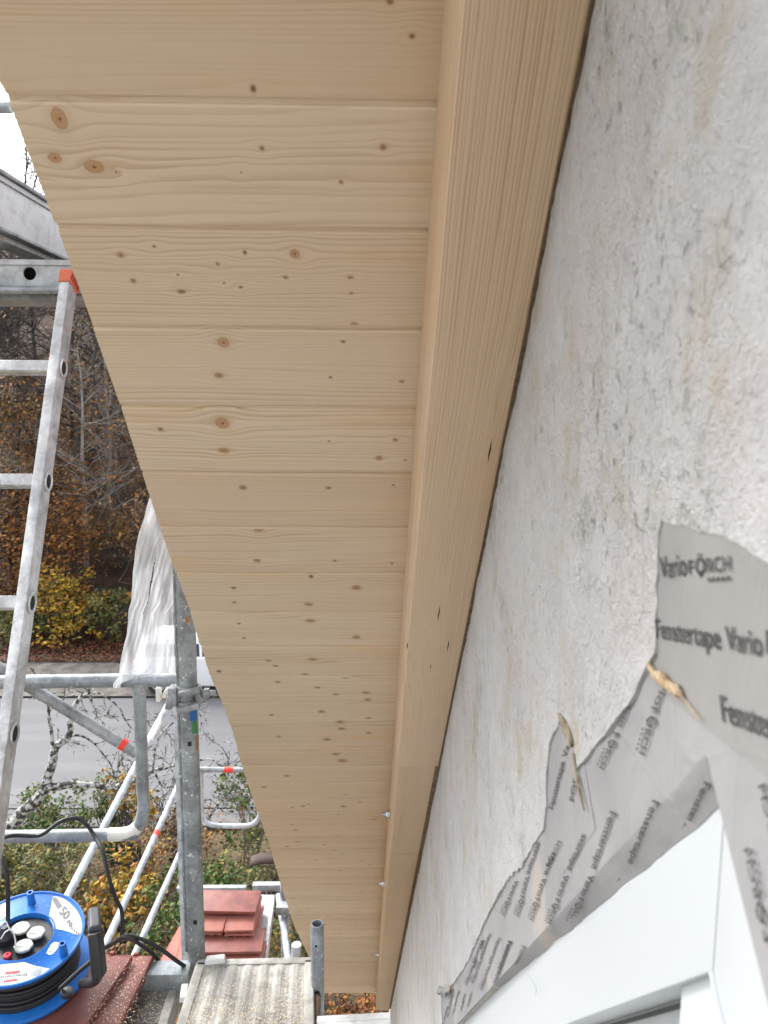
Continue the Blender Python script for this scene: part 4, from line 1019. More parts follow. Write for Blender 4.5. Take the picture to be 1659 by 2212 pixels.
mb = MB(); mb.lathe([(.013,0),(.013,.013)], Mb, 6); mb.lathe([(.0075,.012),(.0075,.028),(.006,.030)], Mb, 12); mb.build('bolt', 'steel_dark', cp)
# near guard frame
def tube(name, pts, r, m, parent, n=18, sm=0):
    mb = MB(); mb.tube(smooth_path(pts, sm) if sm else pts, r, n); return mb.build(name, m, parent)
TG = 2.12
yg = T3(300,1600,TG).y
def ong(u, v, dy=0): r_ = ray(u, v); return CAM + r_*((yg+dy)/r_.y)
gl = ong(-260,1477); gr = ong(392,1468)
tube('guard_rail', [gl, gr], .0190, 'steel', scf)
ul, ur, vt, vb = -260, 298, 1476, 1800
a = ong(300,1474, -.004); c1 = ong(309,1720, -.004); c2 = ong(275,1800, -.004); e = ong(-260,1812, -.004)
cor = [a, a.lerp(c1, .5), ong(308,1700,-.004), ong(311,1740,-.004), ong(303,1776,-.004), ong(284,1797,-.004), ong(250,1803,-.004), e]
tube('guard_frame', cor, .0175, 'steel', scf, sm=5)
mb = MB(); cpath = smooth_path([ong(300,1783,-.004), ong(284,1797,-.004), ong(262,1802,-.004), ong(236,1803,-.004)], 4); mb.tube(cpath, .0183, 18, caps=False); mb.build('paint_mark', 'whitetape', scf)
d0, d1 = ong(-80,1395,.045), ong(296,1627,.03)
tube('diagonal_brace', [d0, d1], .0160, 'steel_dark', scf)
q0, q1 = d0.lerp(d1, .905), d0.lerp(d1, .935); mb = MB(); mb.tube([q0, q1], .0166, 18, caps=False); mb.build('red_mark', 'redtape', scf)
# wedge head where the long rails start
mb = MB(); hq = T3(352,1506,2.3); mb.tube([hq, hq+Vector((.02,0,.03))], .008, 8); mb.box(hq+Vector((-.012,0,.012)), (.012,.03,.045)); mb.build('hook', 'whitetape', scf, bevel=.003)
# short spigot tube between the planks
sb = T3(686,2152,1.98); mb = MB(); Ms = Matrix.Translation(Vector((sb.x, sb.y, sb.z-.22)))
Hs_ = T3(686,1978,1.98).z - sb.z + .22
mb.lathe([(.0170,0),(.0170,Hs_-.002),(.0162,Hs_),(.0128,Hs_),(.0122,Hs_-.004),(.0122,.0)], Ms, 28, caps=False); mb.lathe([(.0122,Hs_-.09),(.0001,Hs_-.09)], Ms, 20, 1, False)
for (dx, zz, r_) in ((.0,.245,.0052),(-.003,.375,.003)):
    mb.lathe([(r_,-.001),(r_,.002),(.0002,.0022)], basis(Vector((sb.x+dx+.001, sb.y-.0165, sb.z-.22+zz)), Vector((1,0,0)), Vector((0,0,1)), Vector((0,-1,0))), 12, 1, False)
mb.build('spigot_tube', ['steel', 'hole'], scf)
# transom under the planks
mb = MB(); zt = DZ-.03; c0 = on_z(300,2080,zt+.03); mb.box(Vector((-1.0, c0.y-.01, zt-.005)), (1.05,.055,.06)); mb.build('transom', 'steel', scf, bevel=.006)
# upper level: edge beam with tube, seen from below
TU = 1.97; ub = T3(0,600,TU); yb = ub.y
zt_, zb_ = T3(60,562,TU).z, T3(60,622,TU).z
beam = empty('deck_beam', Vector((-1.1, yb, zb_)), 'grey steel edge beam with a round hole of the upper scaffold level', 'scaffold beam')
mb = MB(); hx = T3(64,591,TU); n = 24; rr = .0165
# web with a real hole
x0, x1, yv = -2.6, .2, yb
hole = [Vector((hx.x+rr*math.cos(2*math.pi*i/n), yv, hx.z+rr*math.sin(2*math.pi*i/n))) for i in range(n)]
sq = []
S_ = .026
for i in range(n):
    a_ = 2*math.pi*i/n; c_, s__ = math.cos(a_), math.sin(a_); k_ = S_/max(abs(c_), abs(s__)); sq.append(Vector((hx.x+c_*k_, yv, hx.z+s__*k_)))
mb.add(hole+sq, [(i, (i+1)%n, n+(i+1)%n, n+i) for i in range(n)])
mb.add(hole+[p+Vector((0,.004,0)) for p in hole], [(i, (i+1)%n, n+(i+1)%n, n+i) for i in range(n)])
for (xa, xb, za, zb2) in ((x0, hx.x-S_, zb_+.012, zt_-.013), (hx.x+S_, x1, zb_+.012, zt_-.013), (hx.x-S_, hx.x+S_, zb_+.012, hx.z-S_), (hx.x-S_, hx.x+S_, hx.z+S_, zt_-.013)):
    if zb2 > za: mb.add([(xa,yv,za),(xb,yv,za),(xb,yv,zb2),(xa,yv,zb2)], [(0,1,2,3)])
mb.box(Vector(((x0+x1)/2, yb+.018, zt_-.0065)), (x1-x0,.046,.013)); mb.box(Vector(((x0+x1)/2, yb+.012, zb_+.009)), (x1-x0,.026,.006))
mb.box(Vector(((x0+x1)/2, yb+.30, zt_-.02)), (x1-x0,.50,.008), mi=1); mb.box(Vector((hx.x, yb+.05, hx.z)), (.2,.002,.08), mi=1)
mb.build('web', ['beam', 'hole'], beam, bevel=0, keep=True, smooth=False)
tube('tube', [T3(-260,628,TU-.005), T3(230,626,TU-.005)], .0105, 'steel', beam)
mb = MB(); mb.box(Vector(((x0+x1)/2, yb+.10, zb_-.020)), (x1-x0,.16,.012)); mb.build('lower_flange', 'steel_dark', beam, smooth=False)
# long toe board of the upper level, running away beside the roof
bx = -.93
def onbx(u, v): return on_x(u, v, bx)
tb0 = onbx(-4,372); tb1 = onbx(-4,487); te0 = onbx(130,0+462); te1 = onbx(137,548)
toe = empty('toe_board', (bx, 1.5, tb1.z), 'paint splashed pale metal board of the upper level, slanting across the sky at left', 'scaffold plank')
zt2, zb3 = tb0.z-.002, tb1.z
mb = MB(); mb.box(Vector((bx-.018, 1.9, (zt2+zb3)/2)), (.036,3.2,zt2-zb3), Matrix.Rotation(R(0), 3, 'Y')); mb.build('board', 'concboard', toe, bevel=.003)
mb = MB(); mb.box(Vector((bx+.001, 1.9, zt2-.016)), (.006,3.2,.004)); mb.box(Vector((bx-.016, 1.9, zt2+.006)), (.05,3.2,.010)); mb.box(Vector((bx-.02, 1.9, zb3-.005)), (.05,3.2,.008)); mb.build('rim_strip', 'steel_dark', toe, bevel=.001)
mb = MB(); mb.box(Vector((bx-.045, 2.9, zb3-.018)), (.06,1.9,.014)); mb.build('under_board', 'deck', toe, smooth=False)
tube_ = MB(); tube_.tube([T3(-150,230,1.9), T3(24,232,1.9)], .0135, 16); tag(tube_.build('scaffold_tube', 'steel'), 'short blue grey tube end against the sky at the top left edge', 'scaffold tube')

# planks
def quadplank(name, c4, th, m, label, parent_parts=None, ribs=0, m2='deck', rim=True, cat='scaffold plank'):
    """c4: far left, far right, near right, near left on top of the plank"""
    t = empty(name, (c4[0]+c4[2])/2, label, cat, 'planks of the scaffold')
    fl, fr, nr, nl = c4
    if name != 'lower_plank': nr = fr + (nr-fr)*((fr.y+1.6)/(fr.y-nr.y)); nl = fl + Vector((0, nr.y-fl.y, 0)) if name == 'metal_plank' and fl.x < -.8 else fl + (nl-fl)*((fl.y+1.6)/(fl.y-nl.y))
    mb = MB(); dn = Vector((0,0,-th)); n = max(1, ribs)*4; vs = []
    rows = [(fl, fr), (nl, nr)]
    prof = []
    for i in range(n+1):
        k = i % 4; prof.append((i/n, 0 if (k in (0, 1) or not ribs) else -.0022))
    for (a_, b_) in rows:
        for (f, z) in prof: vs.append(a_.lerp(b_, f)+Vector((0,0,z)))
    N = len(prof); mb.add(vs, [(i, i+1, N+i+1, N+i) for i in range(N-1)])
    mb.build('tread', m, t, keep=True, smooth=False)
    if rim:
        mb = MB()
        for (a_, b_) in ((fl, nl), (fr, nr)):
            ax = (b_-a_).normalized(); sdv = Vector((ax.y, -ax.x, 0)); sdv = sdv if sdv.dot(fr-fl)*(1 if a_ is fr else -1) > 0 else -sdv
            Mq = basis(a_ + Vector((0,0,.002)), sdv, Vector((0,0,-1)), ax)
            mb = MB(); mb.prism([(-.012,0),(.010,0),(.013,.004),(.013,th),(.004,th),(.004,.012),(-.012,.006)], Mq, (b_-a_).length)
            mb.build('side_rail', m2, t, bevel=.0012)
        mb = MB(); ax = (fr-fl).normalized(); mb.prism([(-.010,.001),(.012,.001),(.012,th*.85),(-.010,th*.85)], basis(fl+Vector((0,0,.003))+ax*-.01, Vector((ax.y*-1, ax.x, 0)), Vector((0,0,-1)), ax), (fr-fl).length+.02); mb.build('end_cap', m2, t, bevel=.003)
    return t
z1 = DZ+.012
quadplank('metal_plank', [on_z(434,2080,z1), on_z(668,2075,z1), on_z(668,2500,z1), on_z(300,2500,z1)], .055, 'deck', 'dusty ribbed metal plank strewn with sawdust, right of the post, nearest the wall side', ribs=7)
z2 = DZ-.052
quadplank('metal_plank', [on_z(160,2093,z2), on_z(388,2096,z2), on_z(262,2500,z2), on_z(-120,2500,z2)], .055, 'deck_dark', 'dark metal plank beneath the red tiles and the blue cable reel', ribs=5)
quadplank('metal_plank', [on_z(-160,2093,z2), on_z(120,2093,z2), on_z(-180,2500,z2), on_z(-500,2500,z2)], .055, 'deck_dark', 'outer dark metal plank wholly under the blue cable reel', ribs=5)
z3 = DZ+.004
ip = quadplank('console_board', [on_z(681,2196,z3), on_z(843,2187,z3), on_z(850,2600,z3), on_z(700,2600,z3)], .030, 'deck_pale', 'clean whitish board at the very bottom, between brown board and wall', m2='deck_pale', rim=False)
mb = MB(); a_, b_ = on_z(681,2196,z3), on_z(843,2187,z3); mb.prism([(0,0),(.02,0),(.02,.03),(0,.03)], basis(a_+Vector((0,0,.001)), Vector((0,-1,0)), Vector((0,0,-1)), (b_-a_).normalized()), (b_-a_).length); mb.build('edge_trim', 'deck_pale', ip)
# brown upright board beside the ribbed plank
mb = MB(); a_ = on_z(671,2130,DZ+.0); mb.box(Vector((a_.x+.012, a_.y-.45, DZ-.06)), (.016,.90,.13), Matrix.Rotation(R(-1.0), 3, 'Z')); tag(mb.build('brown_board', 'brownwood', bevel=.002), 'dark brown weathered board on edge beside the ribbed plank', 'board')
for (u, v, sx, sy, lb) in ((466,2078,.055,.022,'small pale foam block lying on the far end of the ribbed plank'), (398,2150,.020,.055,'white plastic scrap in the gap left of the ribbed plank')):
    p = on_z(u, v, DZ+.012 if sx > .03 else DZ-.03); mb = MB(); mb.box(p+Vector((0,0,.008)), (sx,sy,.014), Matrix.Rotation(R(8), 3, 'Z'), taper=.85); tag(mb.build('foam_block' if sx > .03 else 'plastic_scrap', 'sticker', bevel=.003), lb, 'scrap')

# ---- lower bay
low = empty('scaffold', (-1.2, 4.6, GZ-3.5), 'lower scaffold bay with pale guard rails sloping past the square post', 'scaffold')
LX = -1.27
def onl(u, v): return on_x(u, v, LX)
for k, (p, q) in enumerate((((378,1492),(118,1990)), ((388,1690),(205,2090)), ((398,1822),(285,2075)))):
    a_, b_ = onl(*p), onl(*q); d_ = (b_-a_); 
    o = tube('guard_rail', [a_, b_ + d_*.15], .0175, 'steel_pale', low)
    if k == 0: mb = MB(); mb.tube([a_.lerp(b_, .20), a_.lerp(b_, .31)], .0195, 16); mb.build('sleeve', 'whitetape', low); mb = MB(); mb.tube([a_.lerp(b_, .02), a_.lerp(b_, .06)], .0195, 16); mb.build('sleeve', 'whitetape', low)
    if k == 1: mb = MB(); mb.tube([a_.lerp(b_, .345), a_.lerp(b_, .375)], .0182, 16, caps=False); mb.build('red_mark', 'redtape', low)
sp0 = at(384,1480,4.75); sp1 = at(405,2060,4.75)
mb = MB(); mb.box(Vector((sp1.x, sp1.y, (sp0.z+GZ-8)/2)), (.062,.062,sp0.z-(GZ-8))); mb.build('square_post', 'steel_pale', low, bevel=.006)
T5 = 5.15; y5 = at(440,1700,T5).y
def on5(u, v): r_ = ray(u, v); return CAM + r_*(y5/r_.y)
tube('end_rail', [on5(431,1662), on5(700,1666)], .0175, 'steel', low)
mb = MB(); mb.tube([on5(485,1663), on5(504,1663)], .0185, 16, caps=False); mb.build('red_mark', 'redtape', low)
tube('end_loop', [on5(434,1664), on5(435,1740), on5(438,1765), on5(452,1780), on5(480,1784), on5(530,1784), on5(548,1779), on5(560,1764), on5(561,1740), on5(561,1668)], .0165, 'steel_pale', low, sm=5)
DL = GZ-3.5
quadplank('lower_plank', [on_z(452,1935,DL), on_z(590,1935,DL), on_z(560,2160,DL), on_z(368,2160,DL)], .06, 'deck_grey', 'grey plank of the lower bay carrying the stacked red tiles', m2='alu')
mb = MB(); mb.box(on_z(575,1926,DL)+Vector((0,.03,.02)), (.20,.05,.05)); mb.box(on_z(500,1929,DL)+Vector((-.15,.05,0)), (.5,.04,.04)); mb.build('transom', 'steel', low, bevel=.006)
tube('standard', [on_z(613,1950,DL)+Vector((0,0,.2)), on_z(613,1950,DL)-Vector((0,0,4))], .0242, 'steel', low)
tube('standard', [on_z(640,2040,DL+.3), on_z(640,2040,DL+.3)-Vector((.0,0,4))], .03, 'steel_pale', low)
tube('ledger', [on_z(602,1935,DL+.05), on_z(625,2090,DL+.05)], .022, 'steel_pale', low)
mb = MB(); cl_ = on_z(612,1962,DL+.12); mb.box(cl_, (.09,.07,.06)); mb.box(cl_+Vector((.03,-.03,-.10)), (.03,.03,.12)); mb.build('coupler', 'steel_dark', low, bevel=.01)
# rusty curved shield in the garden
mb = MB(); c_ = at(578,1872,7.6)
vs = []; 
for i in range(13):
    a_ = R(-10+i*13); vs += [c_+Vector((.22*math.cos(a_), -.02, .11*math.sin(a_)-.05)), c_+Vector((.22*math.cos(a_), .12, .11*math.sin(a_)-.03))]
mb.add(vs, [(2*i, 2*i+2, 2*i+3, 2*i+1) for i in range(12)]); o = mb.build('metal_shield', 'rust'); sm_ = o.modifiers.new('thick', 'SOLIDIFY'); sm_.thickness = .02
tag(o, 'dark rusty curved metal shield in the shrubs, half hidden by the roof edge', 'metal shield')

# ---- ladder
lad = empty('ladder', T3(0,1900,1.5), 'weathered aluminium ladder with orange end cap leaning on the upper beam', 'ladder')
t0 = 1.77; P0 = T3(92,1040,t0); ang = R(69.0); LD = Vector((0, math.cos(ang), math.sin(ang))); LN = Vector((0, -math.sin(ang), math.cos(ang)))
P0 = T3(90,1040,t0) + Vector((-.006,0,0)); LD = Vector((.032, LD.y, LD.z)).normalized()
top_k = (T3(135,606,1.89)-P0).dot(LD); bot_k = -2.6
def rail(xo, nm='rail'):
    c = P0 + Vector((xo, 0, 0)); w_, d_ = .023, .056
    Mq = basis(c + LD*bot_k, Vector((1,0,0)), LN, LD); mb = MB()
    prof = [(-w_*.5,-d_/2),(-w_*.5+.003,-d_/2-.0015),(w_*.36,-d_/2-.0015),(w_*.5,-d_/2+.010),(w_*.5,d_/2),(w_*.3,d_/2+.001),(-w_*.5,d_/2)]
    mb.prism(prof, Mq, top_k-.022-bot_k)
    for gx in (-.006, 0, .006): pass
    r_ = mb.build(nm, 'alu', lad, bevel=.0012)
    return r_
LXo = .008
for xo in (LXo, LXo-.36):
    rl = rail(xo)
    Mq = basis(P0 + Vector((xo,0,0)) + LD*(top_k-.022), Vector((1,0,0)), LN, LD)
    mb = MB(); mb.prism([(-.0142,-.031),(.0142,-.031),(.0142,.031),(-.0142,.031)], Mq, .014); 
    pr = [(.0145*1, 0)]; 
    mb.lathe([(.0185,-.0142),(.0185,.0142)], Mq @ Matrix.Translation((0,-.012,.014)) @ Matrix.Rotation(R(90), 4, 'Y'), 22); mb.box(Mq @ Vector((0,.008,.020)), (.0284,.044,.026), Mq.to_3x3())
    cap = mb.build('end_cap', 'orange_cap', lad, bevel=.002)
    mb = MB()
    for q in range(4): mb.box(Mq @ Vector((.0146, .022-.013*q, .017-.002*q)), (.001,.009,.018), Mq.to_3x3() @ Matrix.Rotation(R(30), 3, 'X'))
    mb.build('cap_rib', 'orange_dark', cap, smooth=False)
P_r = P0 + Vector((LXo-.36, 0, 0))
for k in range(-7, 3):
    c = P0 + LD*(.28*k) + Vector((LXo-.18, 0, 0))
    if (c-P0).dot(LD) > top_k-.04: continue
    Mq = basis(c - Vector((.18,0,0)), LD, LN, Vector((1,0,0))); mb = MB()
    rr_ = [(-.0155,-.011),(-.012,-.0155),(.012,-.0155),(.0155,-.011),(.0155,.011),(.012,.0155),(-.012,.0155),(-.0155,.011)]
    mb.prism(rr_, Mq, .36); mb.build('rung', 'alu', lad, bevel=.001)
    for sx in (0, -.36):                      # flared rung ends showing in the rail's side
        Mh = basis(P0 + LD*(.28*k) + Vector((LXo+sx+(.0128 if sx == 0 else -.0128), 0, 0)), LN, LD, Vector((1 if sx == 0 else -1, 0, 0)))
        mb = MB(); mb.lathe([(.021,0),(.0195,.0035),(.0155,.003),(.0145,0)], Mh @ Matrix.Scale(.95, 4, (1,0,0)) @ Matrix.Scale(1.15, 4, (0,1,0)), 20, 0, False)
        mb.lathe([(.0147,.0006),(.0002,.0006)], Mh @ Matrix.Scale(.95, 4, (1,0,0)) @ Matrix.Scale(1.15, 4, (0,1,0)), 20, 1, False)
        mb.build('rung_end', ['alu', 'hole'], lad)

# ---- plastic film
Lc = [(1000,348),(1072,324),(1176,294),(1236,287),(1297,284),(1318,278),(1369,274),(1421,261),(1462,256),(1476,246),(1486,246)]
Rc = [(1000,420),(1072,420),(1236,405),(1281,392),(1304,388),(1324,374),(1441,378),(1462,378),(1466,378),(1476,300),(1486,296)]
def cv(c, v): return float(np.interp(v, [p[0] for p in c], [p[1] for p in c]))
mb = MB(); nu, nv = 90, 120; vs = []
for j in range(nv+1):
    v = 1000 + (1486-1000)*j/nv
    for i in range(nu+1):
        f = i/nu; u = cv(Lc, v)+(cv(Rc, v)-cv(Lc, v))*f
        u += 2.0*mnoise.noise(Vector((v*.03, 1, 0)))*(f < .1)
        bot = 0
        if f > .28: bot = (26 if f < .6 else 22)*max(0, (v-1440)/46)
        dp = .014*mnoise.noise(Vector((f*5, v*.004, 2)))+.006*mnoise.noise(Vector((f*14+v*.018, v*.014, 5)))+.0012*mnoise.noise(Vector((f*22, v*.05, 7)))
        fold = .003*math.sin(f*13+v*.006)*max(0, (v-1050)/436)
        vs.append(at(u, v-bot*.9, 2.075 + dp + fold - .03*(v-1000)/486))
fs = []
for j in range(nv):
    v = 1000+486*(j+.5)/nv
    for i in range(nu):
        f = (i+.5)/nu; s0_ = (.38-.00035*(v-1200)); 
        if 1190 < v < 1330 and abs(f-s0_-.012*mnoise.noise(Vector((v*.05,0,9)))) < .012*math.sin(math.pi*(v-1190)/140): continue
        fs.append((j*(nu+1)+i, j*(nu+1)+i+1, (j+1)*(nu+1)+i+1, (j+1)*(nu+1)+i))
mb.add(vs, fs); fo_ = mb.build('plastic_sheet', 'film', keep=True); tag(fo_, 'torn milky plastic film hanging over the guard rail beside the post', 'plastic sheet')

# ---- roof tiles
def tile_mesh(mats, w_=.175, L=.385, th=.014):
    mb = MB(); N = 8
    vs = []
    xs = [-w_/2+w_*i/N for i in range(N+1)]
    for z in (0, th):
        for y in (-L/2, -L/2+.004, L/2-.004, L/2):
            for x in xs: vs.append((x, y, z + (.0 if abs(y) < L/2-.001 else (.002 if z == 0 else -.002))))
    n = N+1; fs = []
    for lv in (0, 4):
        for r_ in range(3):
            for i in range(N): a = (lv+r_)*n+i; fs.append((a, a+1, a+n+1, a+n))
    for r_ in (0, 3):
        for i in range(N): fs.append((r_*n+i, r_*n+i+1, (4+r_)*n+i+1, (4+r_)*n+i))
    for r_ in range(3):
        for i in (0, N): fs.append((r_*n+i, (r_+1)*n+i, (5+r_)*n+i, (4+r_)*n+i))
    mb.add(vs, fs)
    return mb
tcount = [0]
def tile(loc, rz, label, m='clay', ribs=True, w_=.175, L=.385, tilt=(0, 0), group='red clay roof tiles stacked on the scaffold', vis=True):
    loc = Vector(loc); t = empty('roof_tile', loc, label, 'roof tile', group); Mt = Matrix.Translation(loc) @ Matrix.Rotation(rz, 4, 'Z') @ Matrix.Rotation(tilt[0], 4, 'X') @ Matrix.Rotation(tilt[1], 4, 'Y')
    mb = tile_mesh(m, w_, L); mb.v = [tuple(Mt @ Vector(p)) for p in mb.v]; mb.build('slab', m, t, bevel=.0015)
    mb = MB()
    for dx in (-w_*.42, -w_*.14, w_*.14, w_*.42): mb.box(Mt @ Vector((dx, 0, -.004)), (w_*.10, L*.985, .009), Mt.to_3x3())
    for dx in (-w_*.28, w_*.28): mb.box(Mt @ Vector((dx, L/2+.001, .004)), (.016,.014,.030), Mt.to_3x3(), taper=.7)
    mb.build('rib', 'clay_raw', t, bevel=.002)
    return t
# near stack under the reel (three layers, slightly skewed)
ZT = DZ-.050
nn = on_z(208,2130,ZT+.05)
def tc(u, v, z): p = on_z(u, v, z); return p
w1 = .21
labs = [('lower', .0)]
tz = ZT+.010
c_a = on_z(282,2064,tz+.048); c_b = on_z(330,2066,tz+.045)
def neartile(u, v, z, rz, w_, L, label, m='clay'):
    """far right corner of the tile at pixel u, v"""
    p = on_z(u, v, z+.014); Rz = Matrix.Rotation(rz, 3, 'Z'); c = p + Rz @ Vector((-w_/2, -L/2, 0)); c.z = z
    return tile(c, rz, label, m, True, w_, L)
neartile(318,2092,tz, R(-8), .24, .40, 'red tile at the bottom of the near stack, its bright ribs showing on the right', 'clay_bright')
neartile(329,2078,tz+.018, R(-6), .24, .40, 'second lowest red tile of the near stack')
neartile(331,2064,tz+.036, R(-4), .22, .36, 'reddish brown tile on the right of the near stack, strewn with sawdust')
neartile(285,2066,tz+.054, R(-10), .26, .42, 'topmost reddish brown tile of the near stack, right beside the black reel handle')
neartile(150,2066,tz+.036, R(-2), .30, .42, 'reddish brown tile under the left half of the blue reel')
neartile(150,2066,tz+.018, R(1), .30, .42, 'lower reddish brown tile under the left half of the blue reel')
# stacks on the lower bay
DLt = DL+.012
def ltile(u, v, z, rz, label, m='clay_bright', w_=.18, L=.38, tilt=(0,0)):
    p = on_z(u, v, z); tile(p, rz, label, m, True, w_, L, tilt)
pos = ['far', 'near']
names = ['lowest', 'second lowest', 'third from the bottom', 'fourth from the bottom', 'fifth from the bottom', 'sixth from the bottom']
for k in range(6):
    zz = DLt+k*.026+.01
    for i, u in enumerate((462, 525)):
        p = on_z(u, 1985, DLt+.1); p.z = zz; p += Vector((rng.uniform(-.012,.012), rng.uniform(-.02,.02), 0))
        tile(p, rng.uniform(-.05,.05), 'red tile, %s in the %s row of the far stack behind the post' % (names[k], ('left', 'right')[i]), 'clay_bright', w_=.185)
p = on_z(494,1948,DLt+.19); p.z = DLt+.185; tile(p, R(88), 'broad dull red tile laid crosswise on top of the far stack', 'clay', w_=.22, L=.40)
for k in range(3):
    p = on_z(500,2052,DLt+.05); p.z = DLt+k*.026+.008; p += Vector((rng.uniform(-.02,.02), rng.uniform(-.02,.0), 0))
    tile(p, R(86+3*k), 'red tile laid crosswise, %s of the nearer stack on the lower plank' % names[k], 'clay_bright', w_=.20, L=.40)
p = on_z(498,2032,DLt+.10); p.z = DLt+.092; tile(p, R(91), 'cracked dull red tile on top of the nearer stack on the lower plank', 'clay', w_=.22, L=.42)
p = on_z(395,2045,DLt+.05); p.z = DLt+.03; tile(p, R(-8), 'red tile jutting out left of the thick post, lower layer', 'clay_bright', w_=.20, L=.38)
p = on_z(412,2035,DLt+.10); p.z = DLt+.06; tile(p, R(4), 'bright red tile with raised lugs just left of the thick post', 'clay_bright', w_=.15, L=.34)

# ---- cable reel
rc = at(49.2, 2022.7, 1.924); rn = Vector((.0505,-.157,.986)).normalized()
rx = Vector((1,0,0)); rx = (rx - rn*rx.dot(rn)).normalized(); ry = rn.cross(rx)
reel = empty('cable_reel', rc - rn*.12, 'blue cable reel with black cable and grey socket flaps lying on the red tiles', 'cable reel')
MR = basis(rc, rx, ry, rn)
mb = MB(); mb.lathe([(.072,-.004),(.139,-.004),(.145,-.006),(.1465,-.002),(.145,.003),(.141,.003),(.138,-.0005),(.078,-.0005),(.075,.0015),(.0725,.0015),(.070,-.010),(.066,-.010),(.066,-.014),(.072,-.014)], MR, 96, caps=False)
top_f = mb.build('top_flange', 'blue', reel)
mb = MB(); mb.lathe([(.0,-.116),(.150,-.116),(.155,-.112),(.155,-.106),(.150,-.103),(.06,-.103)], MR, 96); mb.build('bottom_flange', 'blue', reel)
mb = MB(); prof = []
for k in range(9):
    z = -.100+k*.0108
    for q in range(7): a = math.pi*q/6 - math.pi/2; prof.append((.122+.0054*math.cos(a)+.003*math.sin(k*1.7), z+.0054*math.sin(a)))
mb.lathe(prof, MR, 72, caps=False); mb.build('wound_cable', 'black_rubber', reel)
mb = MB(); mb.lathe([(.0705,-.010),(.0001,-.010)], MR, 48, caps=False); sp = mb.build('socket_plate', 'black_plastic', reel)
def onreel(u, v, h=.002):
    r_ = ray(u, v); k = (rc + rn*h - CAM).dot(rn)/r_.dot(rn); p = CAM + r_*k; q = p-rc; return q.dot(rx), q.dot(ry)
def zr(x, y): return (x*.18275, 1849.4+y*.18275)       # pixels of the close look at the reel
for (x, y) in ((245,850),(425,905),(280,1060)):
    a, b = onreel(*zr(x, y)); mb = MB(); n = 26; pl = []
    for i in range(n):
        t_ = 2*math.pi*i/n; r_ = .0215; px_, py_ = r_*math.cos(t_), r_*math.sin(t_)*.92; px_ = min(px_, .0175) if abs(py_) < .012 else px_; px_ += .004 if (px_ > .014 and abs(py_) < .010) else 0; pl.append((px_, py_))
    mb.prism(pl, MR @ Matrix.Translation((a, b, -.002)) @ Matrix.Rotation(R(-14), 4, 'Z') @ Matrix.Rotation(R(-5), 4, 'Y'), .006)
    mb.box(MR @ Vector((a-.002, b-.004, .0042)), (.030,.0012,.0012), MR.to_3x3()); mb.build('socket_flap', 'flap', sp, bevel=.0015)
a, b = onreel(*zr(85,1150)); mb = MB(); mb.lathe([(.0095,-.010),(.0095,-.003),(.0075,-.001),(.004,-.001),(.0035,-.003)], MR @ Matrix.Translation((a, b, 0)), 24); mb.build('reset_button', 'print_red', sp)
a, b = onreel(*zr(62,960)); mb = MB(); mb.lathe([(.020,-.012),(.020,.008),(.016,.012),(.010,.03),(.0075,.035)], MR @ Matrix.Translation((a, b, 0)), 24); mb.build('plug', 'black_plastic', reel)
for (x, y) in ((372,540),(752,1148)):
    a, b = onreel(*zr(x, y)); mb = MB(); Mk = MR @ Matrix.Translation((a, b, 0)) @ Matrix.Rotation(R(-3), 4, 'Y')
    mb.lathe([(.0105,0),(.0095,.008),(.0088,.032),(.0082,.0335),(.0055,.0335),(.0052,.030)], Mk, 24, caps=False); mb.lathe([(.0052,.024),(.0001,.024)], Mk, 20, caps=False); mb.build('peg', 'blue', reel)
def reelpoly(pts, h, m, nm, parent, th=.0004):
    mb = MB(); q = [onreel(*zr(x, y)) for x, y in pts]; mb.prism(q, MR @ Matrix.Translation((0,0,h)), th); return mb.build(nm, m, parent, smooth=False)
def reeltext(mb, body, a, b, c, h=.0012, bold=.02, mi=0):
    A = onreel(*zr(*a)); B = onreel(*zr(*b)); C_ = onreel(*zr(*c)); f = lambda q: MR @ Vector((q[0], q[1], h)); put_text(mb, body, f(A), f(B)-f(A), f(C_)-f(A), bold, mi)
s1_ = reelpoly([(625,470),(690,475),(760,500),(820,545),(880,605),(925,665),(955,730),(968,800),(962,870),(940,932),(860,905),(760,870),(640,850),(620,790),(575,715),(600,600)], 0, 'sticker', 'sticker', top_f)
mb = MB(); reeltext(mb, '50', (692,660), (778,757), (757,578), bold=.05); reeltext(mb, 'm', (788,772), (842,832), (822,728), bold=.05); reeltext(mb, 'm', (0,0), (1,1), (1,0)) if False else None
q = lambda pts, h=.0009: [MR @ Vector((*onreel(*zr(x, y)), h)) for x, y in pts]
mb.build('lettering', 'sticker_grey', s1_, smooth=False, keep=True)
mb = MB(); mb.add(q([(625,480),(668,485),(740,590),(680,625),(622,520)]), [(0,1,2,3,4)])
for k, (x, y) in enumerate(((815,800),(845,835),(872,860),(900,885),(925,905))):
    mb.add(q([(x,y-10-k*2),(x+16,y+8-k*2),(x+14,y+45),(x-6,y+18)]), [(0,1,2,3)])
for k in range(9): mb.add(q([(640+k*6,655+k*16),(643+k*6,652+k*16),(700+k*6,760+k*10),(697+k*6,763+k*10)]), [(0,1,2,3)]) if k % 3 == 0 else None
mb.build('print', 'sticker_grey', s1_, smooth=False, keep=True)
s2_ = reelpoly([(-160,1340),(20,1275),(150,1262),(285,1245),(410,1290),(588,1325),(480,1400),(360,1460),(230,1510),(60,1540),(-160,1550)], 0, 'sticker', 'sticker', top_f)
mb = MB(); reeltext(mb, 'brennenstuhl', (320,1380), (-130,1430), (322,1412), bold=.025); mb.build('lettering', 'sticker_grey', s2_, smooth=False, keep=True)
